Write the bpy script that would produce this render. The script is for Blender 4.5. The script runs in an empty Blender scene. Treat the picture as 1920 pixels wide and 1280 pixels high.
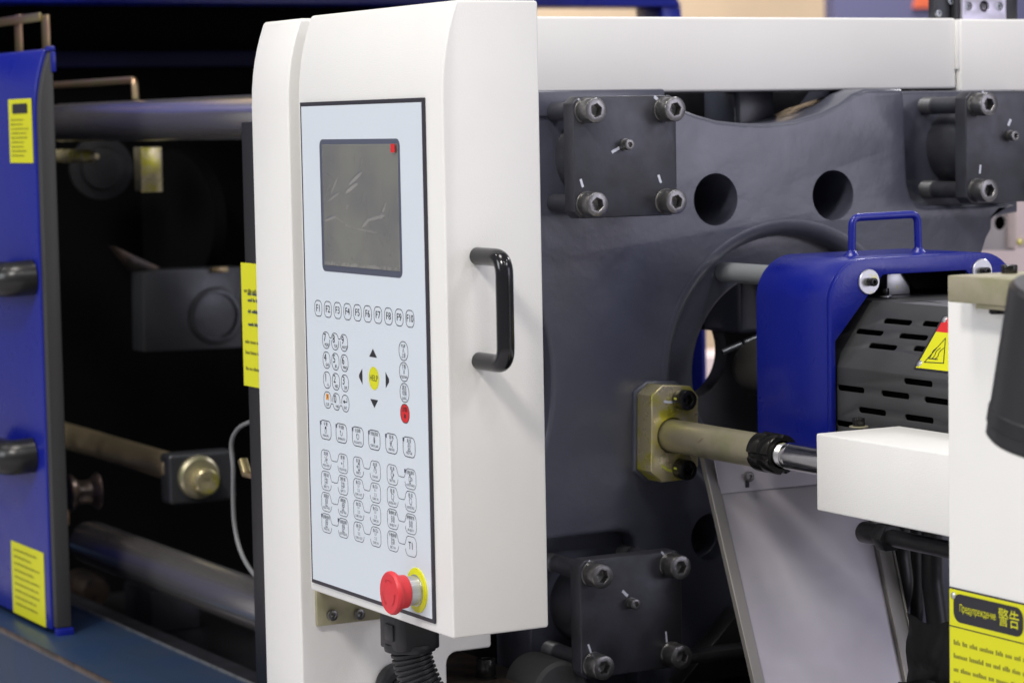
import bpy, bmesh, math, random
import numpy as np
from mathutils import Vector, Matrix
random.seed(7); np.random.seed(7)
scene = bpy.context.scene
col = scene.collection
R = math.radians

# ------------------------------------------------------------------ camera
F_PX = 4915.9                                   # focal length in photo pixels (1920 wide)
yaw, pit, rol = R(28.899), R(4.693), R(-1.0721)
CAM = np.array([0, 0, 1.45])
FW = np.array([-math.cos(yaw)*math.cos(pit), math.sin(yaw)*math.cos(pit), -math.sin(pit)])
_r = np.cross(FW, [0, 0, 1]); _r /= np.linalg.norm(_r); _u = np.cross(_r, FW)
RT = math.cos(rol)*_r + math.sin(rol)*_u
UP = -math.sin(rol)*_r + math.cos(rol)*_u
cd = bpy.data.cameras.new('camera'); cam = bpy.data.objects.new('camera', cd); col.objects.link(cam)
cd.sensor_width = 36; cd.lens = 36*F_PX/1920; cd.clip_start = 0.05; cd.clip_end = 200
cam.matrix_world = Matrix(((RT[0], UP[0], -FW[0], CAM[0]), (RT[1], UP[1], -FW[1], CAM[1]), (RT[2], UP[2], -FW[2], CAM[2]), (0, 0, 0, 1)))
cd.dof.use_dof = True; cd.dof.focus_distance = 2.58; cd.dof.aperture_fstop = 8.0
scene.camera = cam

# ------------------------------------------------------------------ light of the exhibition hall
world = bpy.data.worlds.new('World'); scene.world = world; world.use_nodes = True
bg = world.node_tree.nodes['Background']
bg.inputs[0].default_value = (0.93, 0.92, 1.0, 1); bg.inputs[1].default_value = 0.25

def lamp(name, loc, target, size, power, color, shape='SQUARE', size_y=None):
    d = bpy.data.lights.new(name, 'AREA'); d.energy = power; d.color = color; d.shape = shape; d.size = size
    if size_y: d.size_y = size_y
    o = bpy.data.objects.new(name, d); col.objects.link(o); o.location = loc
    o.rotation_euler = (Vector(target)-Vector(loc)).to_track_quat('-Z', 'Y').to_euler()
    return o
lamp('hall_lamp', (0.5, -2.6, 5.6), (-2.3, 1.4, 1.2), 0.9, 205, (1.0, 0.955, 0.90))
lamp('hall_lamp', (2.6, 3.2, 5.3), (-2.3, 1.6, 1.2), 0.8, 62, (0.97, 0.96, 1.0))
lamp('booth_light', (2.6, 4.6, 2.2), (-2.4, 1.6, 1.2), 2.4, 60, (0.86, 0.83, 1.0))
lamp('hall_lamp', (-1.9, -0.2, 6.6), (-2.2, 1.2, 1.2), 1.4, 130, (1.0, 0.94, 0.88))
lamp('hall_lamp', (-2.9, -5.0, 3.6), (-2.5, 1.1, 1.2), 2.4, 140, (0.92, 0.96, 1.0))
for lx, ly in ((1.6, 0.4), (3.6, 0.8), (0.2, 4.6), (-4.6, -1.6)):
    lamp('added_spot', (lx, ly, 5.8), (-2.3, 1.5, 1.2), 0.32, 20, (1.0, 0.97, 0.94))  # small lamps added for glints on bolts and edges
for lx, ly, lz in ((-3.2, 6.8, 4.6), (-6.5, 5.2, 5.5)):
    lamp('added_spot', (lx, ly, lz), (-2.4, 1.7, 1.2), 0.6, 70, (0.98, 0.96, 1.0))  # lamps added behind for rim highlights on the platen edges
lamp('hall_lamp', (-6.0, 4.4, 4.8), (-9.0, 5.6, 1.8), 0.8, 260, (1.0, 0.96, 0.92))  # lamp added to brighten the far wall
scene.view_settings.view_transform = 'Standard'; scene.view_settings.look = 'None'
scene.view_settings.exposure = 0.0; scene.view_settings.gamma = 1.0

# ------------------------------------------------------------------ helpers
def ray(x, y): return FW + RT*(x-960)/F_PX + UP*(640-y)/F_PX
def _pl(x, y, ax, v):
    d = ray(x, y); return CAM + d*((v-CAM[ax])/d[ax])
def atX(x, y, v): return _pl(x, y, 0, v)        # a point of the plane X = v
def atY(x, y, v): return _pl(x, y, 1, v)
def atZ(x, y, v): return _pl(x, y, 2, v)

def finish(me, smooth=35):
    if smooth:
        me.polygons.foreach_set('use_smooth', [True]*len(me.polygons))
        me.set_sharp_from_angle(angle=R(smooth))
    me.update(); return me

def link(name, me, mat, parent=None, loc=None):
    o = bpy.data.objects.new(name, me); col.objects.link(o)
    if mat and not me.materials: me.materials.append(mat)
    if loc is not None: o.location = loc
    if parent:
        o.parent = parent
        o.matrix_parent_inverse = Matrix.Translation(-world_loc(parent))
    return o
_wl = {}
def world_loc(o):
    v = Vector(o.location)
    # every parent here is only translated; child locations are given in world space
    return v

def thing(name, label, cat, loc, group=None):
    o = bpy.data.objects.new(name, None); col.objects.link(o); o.location = loc; o.empty_display_size = 0.05
    tag(o, label, cat, group); return o
def tag(o, label=None, cat=None, group=None, kind=None):
    if label: o['label'] = label
    if cat: o['category'] = cat
    if group: o['group'] = group
    if kind: o['kind'] = kind
    return o

def bm_mesh(bm, smooth=35):
    bmesh.ops.recalc_face_normals(bm, faces=bm.faces)
    me = bpy.data.meshes.new('mesh'); bm.to_mesh(me); bm.free(); return finish(me, smooth)

def bevel_sharp(bm, w, seg=2, ang=25):
    if w <= 0: return
    bm.normal_update()
    es = [e for e in bm.edges if len(e.link_faces) == 2 and e.calc_face_angle(0) > R(ang)]
    bmesh.ops.bevel(bm, geom=es, offset=w, segments=seg, profile=0.5, affect='EDGES', clamp_overlap=True)

def bx(name, x0, x1, y0, y1, z0, z1, mat, parent=None, bev=0.0015, seg=2):
    lo = (min(x0, x1), min(y0, y1), min(z0, z1)); hi = (max(x0, x1), max(y0, y1), max(z0, z1))
    c = (np.array(lo)+np.array(hi))/2; s = np.array(hi)-np.array(lo)
    bm = bmesh.new(); bmesh.ops.create_cube(bm, size=1, matrix=Matrix.Diagonal((*s, 1)))
    bevel_sharp(bm, min(bev, min(s)*0.45), seg)
    return link(name, bm_mesh(bm), mat, parent, Vector(c))

def prism(name, poly, axis, a0, a1, mat, parent=None, bev=0.0, seg=2, smooth=35):
    """poly in the two other axes (order X,Y,Z without the axis), extruded from a0 to a1"""
    poly = [tuple(p) for p in poly]
    cu = sum(p[0] for p in poly)/len(poly); cv = sum(p[1] for p in poly)/len(poly); ca = (a0+a1)/2
    def P(u, v, a):
        q = [u-cu, v-cv]; q.insert(axis, a-ca); return q
    bm = bmesh.new()
    A = [bm.verts.new(P(u, v, a0)) for u, v in poly]; B = [bm.verts.new(P(u, v, a1)) for u, v in poly]
    bm.faces.new(A); bm.faces.new(B[::-1]); n = len(poly)
    for i in range(n): bm.faces.new((A[i], B[i], B[(i+1) % n], A[(i+1) % n]))
    bmesh.ops.recalc_face_normals(bm, faces=bm.faces)
    bevel_sharp(bm, bev, seg)
    loc = [cu, cv]; loc.insert(axis, ca)
    return link(name, bm_mesh(bm, smooth), mat, parent, Vector(loc))

def plate(name, outer, holes, axis, a_front, a_back, mat, parent=None, bev=0.0015, res=2, smooth=40):
    """flat plate with true holes: outer and holes are polylines in the plane; filled 2D curve turned into a mesh"""
    cu = bpy.data.curves.new('c', 'CURVE'); cu.dimensions = '2D'; cu.fill_mode = 'BOTH'
    ou = sum(p[0] for p in outer)/len(outer); ov = sum(p[1] for p in outer)/len(outer)
    t = abs(a_back-a_front); b = min(bev, t*0.45)
    cu.extrude = max(t/2-b, 1e-5); cu.bevel_depth = b; cu.bevel_resolution = res; cu.offset = -b
    for pl in [outer]+list(holes):
        s = cu.splines.new('POLY'); s.points.add(len(pl)-1); s.use_cyclic_u = True
        for p, q in zip(s.points, pl): p.co = (q[0]-ou, q[1]-ov, 0, 1)
    o = bpy.data.objects.new('tmp', cu); col.objects.link(o)
    dg = bpy.context.evaluated_depsgraph_get(); dg.update()
    me = bpy.data.meshes.new_from_object(o.evaluated_get(dg))
    bpy.data.objects.remove(o); bpy.data.curves.remove(cu)
    M = {0: Matrix(((0, 0, 1, 0), (1, 0, 0, 0), (0, 1, 0, 0), (0, 0, 0, 1))),
         1: Matrix(((1, 0, 0, 0), (0, 0, -1, 0), (0, 1, 0, 0), (0, 0, 0, 1))),
         2: Matrix.Identity(4)}[axis]
    me.transform(M)
    bm = bmesh.new(); bm.from_mesh(me); bmesh.ops.remove_doubles(bm, verts=bm.verts, dist=1e-6)
    bmesh.ops.recalc_face_normals(bm, faces=bm.faces); bm.to_mesh(me); bm.free(); finish(me, smooth)
    loc = [ou, ov]; loc.insert(axis, (a_front+a_back)/2)
    return link(name, me, mat, parent, Vector(loc))

def circ(cx, cy, r, n=48, ry=None, a0=0.0):
    ry = ry or r
    return [(cx+r*math.cos(a0+2*math.pi*i/n), cy+ry*math.sin(a0+2*math.pi*i/n)) for i in range(n)]
def rrect(x0, x1, y0, y1, r, n=6):
    if not isinstance(r, (list, tuple)): r = [r]*4
    x0, x1 = min(x0, x1), max(x0, x1); y0, y1 = min(y0, y1), max(y0, y1); out = []
    for (cx, cy, a, rr) in ((x1-r[0], y1-r[0], 0, r[0]), (x0+r[1], y1-r[1], 90, r[1]), (x0+r[2], y0+r[2], 180, r[2]), (x1-r[3], y0+r[3], 270, r[3])):
        for i in range(n+1):
            t = R(a+90*i/n); out.append((cx+rr*math.cos(t), cy+rr*math.sin(t)))
    return out
def slot(cx, cy, L, W, n=6):
    return rrect(cx-L/2, cx+L/2, cy-W/2, cy+W/2, W*0.499, n)

def frame_of(d):
    d = Vector(d).normalized(); h = Vector((0, 0, 1)) if abs(d.z) < 0.9 else Vector((1, 0, 0))
    a = h.cross(d).normalized(); b = d.cross(a); return a, b, d

def lathe_mesh(profile, d=(1, 0, 0), n=40, smooth=35, ripple=None):
    """profile: list of (distance along d, radius)"""
    a, b, d = frame_of(d); bm = bmesh.new(); rings = []
    for k, (t, r) in enumerate(profile):
        if r < 1e-6: rings.append([bm.verts.new(d*t)])
        else:
            rings.append([bm.verts.new(d*t+(a*math.cos(2*math.pi*i/n)+b*math.sin(2*math.pi*i/n))*(r+(ripple(k, i) if ripple else 0))) for i in range(n)])
    for A, B in zip(rings, rings[1:]):
        if len(A) == 1 and len(B) == 1: continue
        if len(A) == 1:
            for i in range(n): bm.faces.new((A[0], B[i], B[(i+1) % n]))
        elif len(B) == 1:
            for i in range(n): bm.faces.new((A[i], B[0], A[(i+1) % n]))
        else:
            for i in range(n): bm.faces.new((A[i], B[i], B[(i+1) % n], A[(i+1) % n]))
    return bm_mesh(bm, smooth)
def lathe(name, loc, profile, mat, parent=None, d=(1, 0, 0), n=40, ripple=None):
    return link(name, lathe_mesh(profile, d, n, 35, ripple), mat, parent, Vector(loc))
def cyl(name, p0, p1, r, mat, parent=None, n=32, ch=0.001):
    p0 = Vector(p0); p1 = Vector(p1); L = (p1-p0).length; ch = min(ch, r*0.4)
    return lathe(name, p0, [(0, 0), (0, r-ch), (ch, r), (L-ch, r), (L, r-ch), (L, 0)], mat, parent, p1-p0, n)

def fillet_path(pts, r, n=7):
    pts = [Vector(p) for p in pts]; out = [pts[0]]
    for a, b, c in zip(pts, pts[1:], pts[2:]):
        u = (a-b).normalized(); v = (c-b).normalized(); ang = u.angle(v); dist = min(r/math.tan(ang/2), (a-b).length*.49, (c-b).length*.49)
        p = b+u*dist; q = b+v*dist
        for i in range(n+1):
            t = i/n; out.append(p*(1-t)**2+b*2*t*(1-t)+q*t*t)
    out.append(pts[-1]); return out
def tube_mesh(path, r, n=16, radii=None):
    bm = bmesh.new(); rings = []; path = [Vector(p) for p in path]; a = None
    for i, p in enumerate(path):
        d = (path[min(i+1, len(path)-1)]-path[max(i-1, 0)]).normalized()
        if a is None: a, b, _ = frame_of(d)
        else:
            a = (a-d*a.dot(d)).normalized()
        b = d.cross(a); rr = radii[i] if radii else r
        rings.append([bm.verts.new(p+(a*math.cos(2*math.pi*k/n)+b*math.sin(2*math.pi*k/n))*rr) for k in range(n)])
    for A, B in zip(rings, rings[1:]):
        for i in range(n): bm.faces.new((A[i], B[i], B[(i+1) % n], A[(i+1) % n]))
    bm.faces.new(rings[0]); bm.faces.new(rings[-1][::-1])
    return bm_mesh(bm, 40)
def tube(name, pts, r, mat, parent=None, fr=0.0, n=16, radii=None):
    path = fillet_path(pts, fr) if fr else [Vector(p) for p in pts]
    c = path[0].copy(); path = [p-c for p in path]
    return link(name, tube_mesh(path, r, n, radii), mat, parent, c)

def bolt_mesh(r, h, sr, sd, ch=None):
    """socket head cap screw, head along +X, seat at 0"""
    ch = ch or r*0.09; n = 24; bm = bmesh.new()
    def ring(x, rr): return [bm.verts.new((x, rr*math.cos(2*math.pi*i/n), rr*math.sin(2*math.pi*i/n))) for i in range(n)]
    def hexr(x, rr):
        out = []
        for i in range(n):
            k = i//4; t = (i % 4)/4
            a = Vector((math.cos(R(60*k)), math.sin(R(60*k)))); b = Vector((math.cos(R(60*(k+1))), math.sin(R(60*(k+1)))))
            p = a.lerp(b, t)*rr; out.append(bm.verts.new((x, p.x, p.y)))
        return out
    rr = [ring(0, r*0.97), ring(ch*0.6, r), ring(h-ch, r), ring(h-ch*0.3, r-ch*0.35), ring(h, r-ch), hexr(h, sr*1.07), hexr(h-sr*0.09, sr), hexr(h-sd, sr)]
    for A, B in zip(rr, rr[1:]):
        for i in range(n): bm.faces.new((A[i], B[i], B[(i+1) % n], A[(i+1) % n]))
    c = bm.verts.new((h-sd-sr*0.25, 0, 0))
    for i in range(n): bm.faces.new((rr[-1][i], c, rr[-1][(i+1) % n]))
    return bm_mesh(bm, 30)

# ------------------------------------------------------------------ materials
def mat(name, base, rough=0.5, metal=0.0, bump=None, var=None, spec=None, coat=0.0, rvar=None):
    m = bpy.data.materials.new(name); m.use_nodes = True; nt = m.node_tree; N = nt.nodes; L = nt.links
    b = N['Principled BSDF']; b.inputs['Base Color'].default_value = (*base, 1); b.inputs['Roughness'].default_value = rough
    b.inputs['Metallic'].default_value = metal
    if spec is not None: b.inputs['Specular IOR Level'].default_value = spec
    if coat: b.inputs['Coat Weight'].default_value = coat; b.inputs['Coat Roughness'].default_value = 0.2
    tc = N.new('ShaderNodeNewGeometry')
    def noise(scale, detail=3, rgh=0.55):
        n = N.new('ShaderNodeTexNoise'); n.inputs['Scale'].default_value = scale; n.inputs['Detail'].default_value = detail; n.inputs['Roughness'].default_value = rgh
        L.new(tc.outputs['Position'], n.inputs['Vector']); return n
    if var:                                         # (second colour, noise scale, contrast lo, hi)
        n = noise(var[1]); r = N.new('ShaderNodeMapRange'); r.inputs[1].default_value = var[2]; r.inputs[2].default_value = var[3]
        L.new(n.outputs['Fac'], r.inputs[0]); mx = N.new('ShaderNodeMix'); mx.data_type = 'RGBA'
        mx.inputs[6].default_value = (*base, 1); mx.inputs[7].default_value = (*var[0], 1); L.new(r.outputs[0], mx.inputs[0]); L.new(mx.outputs[2], b.inputs['Base Color'])
    if rvar:                                        # (noise scale, rough lo, rough hi)
        n = noise(rvar[0]); r = N.new('ShaderNodeMapRange'); r.inputs[1].default_value = 0.3; r.inputs[2].default_value = 0.7
        r.inputs[3].default_value = rvar[1]; r.inputs[4].default_value = rvar[2]; L.new(n.outputs['Fac'], r.inputs[0]); L.new(r.outputs[0], b.inputs['Roughness'])
    if bump:                                        # list of (scale, distance)
        prev = None
        for sc, dist in bump:
            n = noise(sc, 2); bp = N.new('ShaderNodeBump'); bp.inputs['Distance'].default_value = dist; bp.inputs['Strength'].default_value = 1.0
            L.new(n.outputs['Fac'], bp.inputs['Height'])
            if prev: L.new(prev.outputs[0], bp.inputs['Normal'])
            prev = bp
        L.new(prev.outputs[0], b.inputs['Normal'])
    return m

M = {}
M['white'] = mat('white_powder_coat', (0.80, 0.80, 0.775), 0.42, bump=[(800, 0.00024)], var=((0.775, 0.77, 0.75), 6, .35, .7), rvar=(8, .38, .48))
M['label'] = mat('membrane_sheet', (0.64, 0.70, 0.76), 0.38, bump=[(60, 0.00015)], rvar=(12, .33, .42))
M['ink'] = mat('black_ink', (0.018, 0.018, 0.024), 0.45)
M['inkthin'] = mat('dark_grey_ink', (0.075, 0.078, 0.09), 0.5)
M['border'] = mat('black_border_print', (0.028, 0.026, 0.036), 0.4)
M['bezel'] = mat('slate_bezel_print', (0.075, 0.085, 0.125), 0.4)
M['yellow'] = mat('yellow_print', (0.66, 0.66, 0.008), 0.42)
M['redprint'] = mat('red_print', (0.62, 0.018, 0.022), 0.42)
M['orange'] = mat('orange_print', (0.85, 0.33, 0.02), 0.45)
M['estop'] = mat('red_button_plastic', (0.66, 0.035, 0.045), 0.42, bump=[(700, 0.0001)])
M['blackgloss'] = mat('black_gloss_plastic', (0.008, 0.008, 0.010), 0.14, rvar=(40, .10, .2))
M['blackplastic'] = mat('black_plastic', (0.016, 0.016, 0.019), 0.42, bump=[(500, 0.0001)])
M['cast'] = mat('dark_cast_paint', (0.072, 0.077, 0.106), 0.33, bump=[(7, 0.0035), (45, 0.0007), (420, 0.0001)], var=((0.066, 0.071, 0.098), 5, .35, .7), rvar=(14, .29, .37), coat=0.35)
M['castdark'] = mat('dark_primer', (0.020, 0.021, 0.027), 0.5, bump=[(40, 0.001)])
M['oxide'] = mat('black_oxide_steel', (0.054, 0.057, 0.070), 0.36, metal=0.35, bump=[(160, 0.00012)], var=((0.040, 0.041, 0.048), 25, .4, .65), rvar=(30, .33, .46))
M['bolt'] = mat('phosphated_screw', (0.19, 0.187, 0.185), 0.29, metal=0.85, bump=[(700, 0.0001)], var=((0.27, 0.265, 0.255), 120, .5, .7))
M['boltblack'] = mat('black_screw', (0.022, 0.021, 0.020), 0.22, metal=0.6, bump=[(300, 0.00008)])
M['mark'] = mat('white_paint_mark', (0.62, 0.65, 0.74), 0.5)
M['ymark'] = mat('yellow_paint_mark', (0.66, 0.72, 0.10), 0.45)
M['blue'] = mat('blue_enamel', (0.005, 0.012, 0.235), 0.30, bump=[(260, 0.00022)], coat=0.2, spec=0.4, rvar=(30, .26, .36))
M['bluedark'] = mat('navy_enamel', (0.016, 0.036, 0.085), 0.36, bump=[(200, 0.0002)], var=((0.022, 0.040, 0.076), 9, .4, .65))
M['zinc'] = mat('yellow_zinc', (0.72, 0.64, 0.38), 0.30, metal=0.65, var=((0.66, 0.62, 0.06), 34, .48, .64), bump=[(300, 0.00006)], rvar=(40, .22, .36))
M['zincdull'] = mat('olive_zinc', (0.48, 0.44, 0.31), 0.38, metal=0.6, var=((0.39, 0.38, 0.23), 30, .42, .62), rvar=(40, .3, .45))
M['zincblue'] = mat('bright_zinc', (0.58, 0.59, 0.60), 0.32, metal=0.85, var=((0.60, 0.58, 0.20), 60, .60, .68))
M['copper'] = mat('coppery_zinc', (0.50, 0.33, 0.21), 0.36, metal=0.9, var=((0.45, 0.38, 0.2), 30, .4, .6))
M['chrome'] = mat('chrome', (0.62, 0.61, 0.63), 0.12, metal=1.0, bump=[(60, 0.00005)])
M['steel'] = mat('machined_steel', (0.36, 0.38, 0.40), 0.36, metal=0.9, bump=[(200, 0.00008)], var=((0.27, 0.29, 0.31), 50, .45, .6))
M['thread'] = mat('grey_thread', (0.15, 0.155, 0.165), 0.45, metal=0.6)
M['doorgrip'] = mat('black_grip_plastic', (0.010, 0.010, 0.010), 0.32)
M['barrel'] = mat('grey_barrel_steel', (0.12, 0.115, 0.11), 0.42, metal=0.5, bump=[(80, .0003)])
M['rodsteel'] = mat('galvanised_rod', (0.40, 0.43, 0.45), 0.42, metal=0.5, bump=[(200, .0001)])
M['linksteel'] = mat('dull_link_steel', (0.085, 0.09, 0.098), 0.32, metal=0.6, bump=[(60, .0004)])
M['zinc2'] = mat('amber_zinc', (0.86, 0.70, 0.42), 0.34, metal=0.9, rvar=(30, .28, .40))
M['vermilion'] = mat('orange_red_print', (0.62, 0.12, 0.05), 0.6)
M['railsteel'] = mat('oiled_rail_steel', (0.70, 0.67, 0.66), 0.20, metal=0.9, bump=[(60, 0.0001)])
M['stainless'] = mat('brushed_stainless', (0.47, 0.455, 0.475), 0.38, metal=0.4, bump=[(14, 0.0012)], rvar=(7, .34, .5), var=((0.42, 0.40, 0.44), 6, .38, .62))
M['stainedge'] = mat('stainless_edge', (0.26, 0.25, 0.235), 0.45, metal=0.4)
M['guard'] = mat('graphite_guard_paint', (0.050, 0.051, 0.055), 0.50, bump=[(500, 0.00012)], var=((0.042, 0.043, 0.046), 10, .4, .6))
M['interior'] = mat('interior_shade_black', (0.0015, 0.0015, 0.0018), 0.8, spec=0.1)  # near-black base puts deep shade into the colour
M['bluedim'] = mat('dark_navy_paint', (0.003, 0.004, 0.03), 0.6, spec=0.2)
M['clampdark'] = mat('oily_black_casting', (0.004, 0.004, 0.005), 0.42, bump=[(40, 0.001)])
M['black'] = mat('black_satin', (0.012, 0.012, 0.014), 0.38, bump=[(120, 0.0003)])
M['rubber'] = mat('grey_rubber', (0.036, 0.036, 0.037), 0.6, bump=[(300, 0.0002)])
M['cable'] = mat('grey_hose', (0.17, 0.175, 0.18), 0.4)
M['alu'] = mat('anodised_aluminium', (0.52, 0.50, 0.60), 0.4, metal=0.6, bump=[(200, 0.00008)])
M['floor'] = mat('pale_hall_floor', (0.50, 0.48, 0.50), 0.9, bump=[(300, 0.001)])
M['beige'] = mat('beige_hall_wall', (0.58, 0.45, 0.31), 0.8, var=((0.54, 0.42, 0.29), 3, .4, .6))
M['pink'] = mat('pinkish_panel', (0.66, 0.55, 0.55), 0.6)
M['greypanel'] = mat('grey_sheet_metal', (0.33, 0.31, 0.32), 0.55)
M['purple'] = mat('slate_purple_banner', (0.085, 0.085, 0.17), 0.7)
M['oilbrown'] = mat('oily_steel', (0.13, 0.095, 0.075), 0.30, metal=0.7, bump=[(120, 0.0006)], var=((0.06, 0.05, 0.045), 40, .4, .6))

def screen_mat():
    m = bpy.data.materials.new('display_glass'); m.use_nodes = True; nt = m.node_tree; N = nt.nodes; L = nt.links
    b = N['Principled BSDF']; b.inputs['Roughness'].default_value = 0.25
    g = N.new('ShaderNodeNewGeometry'); n = N.new('ShaderNodeTexNoise'); n.inputs['Scale'].default_value = 13; n.inputs['Detail'].default_value = 2
    L.new(g.outputs['Position'], n.inputs['Vector']); r = N.new('ShaderNodeValToRGB')
    r.color_ramp.elements[0].position = .36; r.color_ramp.elements[0].color = (0.19, 0.19, 0.185, 1)
    r.color_ramp.elements[1].position = .62; r.color_ramp.elements[1].color = (0.27, 0.275, 0.235, 1)  # grey-green mottle stands for the hall mirrored in the glass
    L.new(n.outputs['Fac'], r.inputs[0]); L.new(r.outputs[0], b.inputs['Base Color']); return m
M['screen'] = screen_mat()
def film_mat():
    m = bpy.data.materials.new('clear_protective_film'); m.use_nodes = True; nt = m.node_tree; N = nt.nodes; L = nt.links
    for n in list(N): N.remove(n)
    o = N.new('ShaderNodeOutputMaterial'); t = N.new('ShaderNodeBsdfTransparent'); g = N.new('ShaderNodeBsdfGlossy'); x = N.new('ShaderNodeMixShader')
    g.inputs['Roughness'].default_value = 0.16; x.inputs[0].default_value = 0.34
    L.new(t.outputs[0], x.inputs[1]); L.new(g.outputs[0], x.inputs[2]); L.new(x.outputs[0], o.inputs[0]); return m
M['film'] = film_mat()

# ------------------------------------------------------------------ print on surfaces: strokes, fills and lettering
def poly_mesh(polys):
    bm = bmesh.new()
    for p in polys: bm.faces.new([bm.verts.new((x, 0, z)) for x, z in p])
    me = bpy.data.meshes.new('mesh'); bm.to_mesh(me); bm.free(); return me
def stroke_quads(path, w, closed=False):
    p = [Vector(q) for q in path]; n = len(p); off = []
    for i in range(n):
        a = p[i-1] if (i > 0 or closed) else p[i]; b = p[(i+1) % n] if (i < n-1 or closed) else p[i]
        d = (b-a); d = d.normalized() if d.length > 1e-9 else Vector((1, 0)); nn = Vector((-d.y, d.x)); off.append((p[i]+nn*w/2, p[i]-nn*w/2))
    q = []
    for i in range(n if closed else n-1):
        j = (i+1) % n; q.append([tuple(off[i][0]), tuple(off[j][0]), tuple(off[j][1]), tuple(off[i][1])])
    return q
_tc = {}
def text_mesh(s, size, sx=1.0):
    k = (s, round(size, 5), sx)
    if k in _tc: return _tc[k]
    c = bpy.data.curves.new('t', 'FONT'); c.body = s; c.size = size; c.align_x = 'CENTER'; c.align_y = 'CENTER'; c.resolution_u = 3
    o = bpy.data.objects.new('tmp', c); col.objects.link(o); dg = bpy.context.evaluated_depsgraph_get(); dg.update()
    me = bpy.data.meshes.new_from_object(o.evaluated_get(dg)); bpy.data.objects.remove(o); bpy.data.curves.remove(c)
    me.transform(Matrix.Diagonal((sx, 1, 1, 1))); me.transform(Matrix.Rotation(R(90), 4, 'X')); _tc[k] = me; return me
def merge(meshes):
    """list of (mesh, dx, dz) flat prints in the XZ plane, joined"""
    bm = bmesh.new()
    for me, dx, dz in meshes:
        t = me.copy(); t.transform(Matrix.Translation((dx, 0, dz))); bm.from_mesh(t); bpy.data.meshes.remove(t)
    me = bpy.data.meshes.new('mesh'); bm.to_mesh(me); bm.free(); return me

# ================================================================== SETTING
YP = 1.101                                       # plane of the membrane label, the safety door lies in it too
XF = -2.45                                       # front face of the platen
CY, CZ = 1.712, 1.168                            # axis of the injection unit

fl = bx('floor', -14, 6, -6, 9, -0.02, 0.0, M['floor'], bev=0); tag(fl, kind='structure')
# far hall wall, banner and panel behind the machine
w = bx('hall_wall', -9.1, -9.0, 0.5, 9.0, 0.0, 5.0, M['beige'], bev=0); tag(w, 'plain beige wall of the hall far behind the machine', 'wall')
bn = thing('banner_board', 'dark slate purple board with orange mark behind the beam', 'banner', (-7.0, 4.9, 0))
a = atX(1563, 20, -7.0); b_ = atX(1800, 20, -7.0)
bx('board', -7.05, -7.0, a[1], b_[1]+.4, 0.0, 2.6, M['purple'], bn)
c = atX(1735, 0, -6.995)
plate('orange_mark', [(c[1]-.055, c[2]-.028), (c[1]+.045, c[2]-.028), (c[1]+.03, c[2]+.045), (c[1]-.005, c[2]+.06), (c[1]-.035, c[2]+.03)], [], 0, -6.990, -6.996, M['vermilion'], bn, bev=0.0005)
c = atX(1340, 668, -6.0)
pk = bx('counter_panel', -6.2, -6.0, c[1]-.55, c[1]+.35, 0.0, c[2], M['pink'], bev=.004); tag(pk, 'pale pinkish counter seen through the round nozzle opening', 'counter')
# dark back of the clamping side, with the blue cross guard on top
ib = thing('clamp_housing', 'inside walls of the open clamping area, coloured black for its shade', 'housing', (-4.1, 1.6, .4))
bx('back_wall', -4.16, -4.10, 0.95, 2.60, 0.4, 1.60, M['interior'], ib, bev=0)  # black sheet standing for the deep shade of the bay
bx('shade_roof', -4.10, -2.72, 1.34, 2.25, 1.74, 1.76, M['interior'], ib, bev=0)  # unseen panel added to keep lamp light out of the bay
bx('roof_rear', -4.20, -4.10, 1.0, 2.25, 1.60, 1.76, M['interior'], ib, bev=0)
a = atX(600, 12, -4.0)
cg = thing('cross_guard', 'blue guard bar across the top of the dark clamping area', 'guard', (-4.0, 1.6, a[2]))
e1 = atX(1252, 20, -4.0); e0 = atX(1222, 2, -4.0)
prism('bar', [(0.7, a[2]), (e1[1], a[2]), (e0[1], a[2]+.05), (e0[1]-.02, a[2]+.22), (0.7, a[2]+.22)], 0, -4.05, -3.95, M['blue'], cg, bev=.004)
prism('end_foot', [(e1[1]-.035, a[2]-.06), (e1[1]+.004, a[2]-.06), (e1[1], a[2]-.0005), (e1[1]-.04, a[2]-.0005)], 0, -4.045, -3.955, M['blue'], cg, bev=.002)
a = atX(300, 112, -4.05)
lr = bx('inner_rail', -4.09, -4.06, .9, 2.0, a[2]-.012, a[2]+.014, M['bluedim'], bev=.003); tag(lr, 'thin dark blue rail inside the clamping area', 'rail')
fd = bx('rear_safety_door', -4.1, atY(1318, 680, 2.26)[0], 2.26, 2.268, 0.5, 1.56, M['blue'], bev=.004); tag(fd, 'blue rear door edge seen through the round nozzle opening', 'door')
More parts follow.
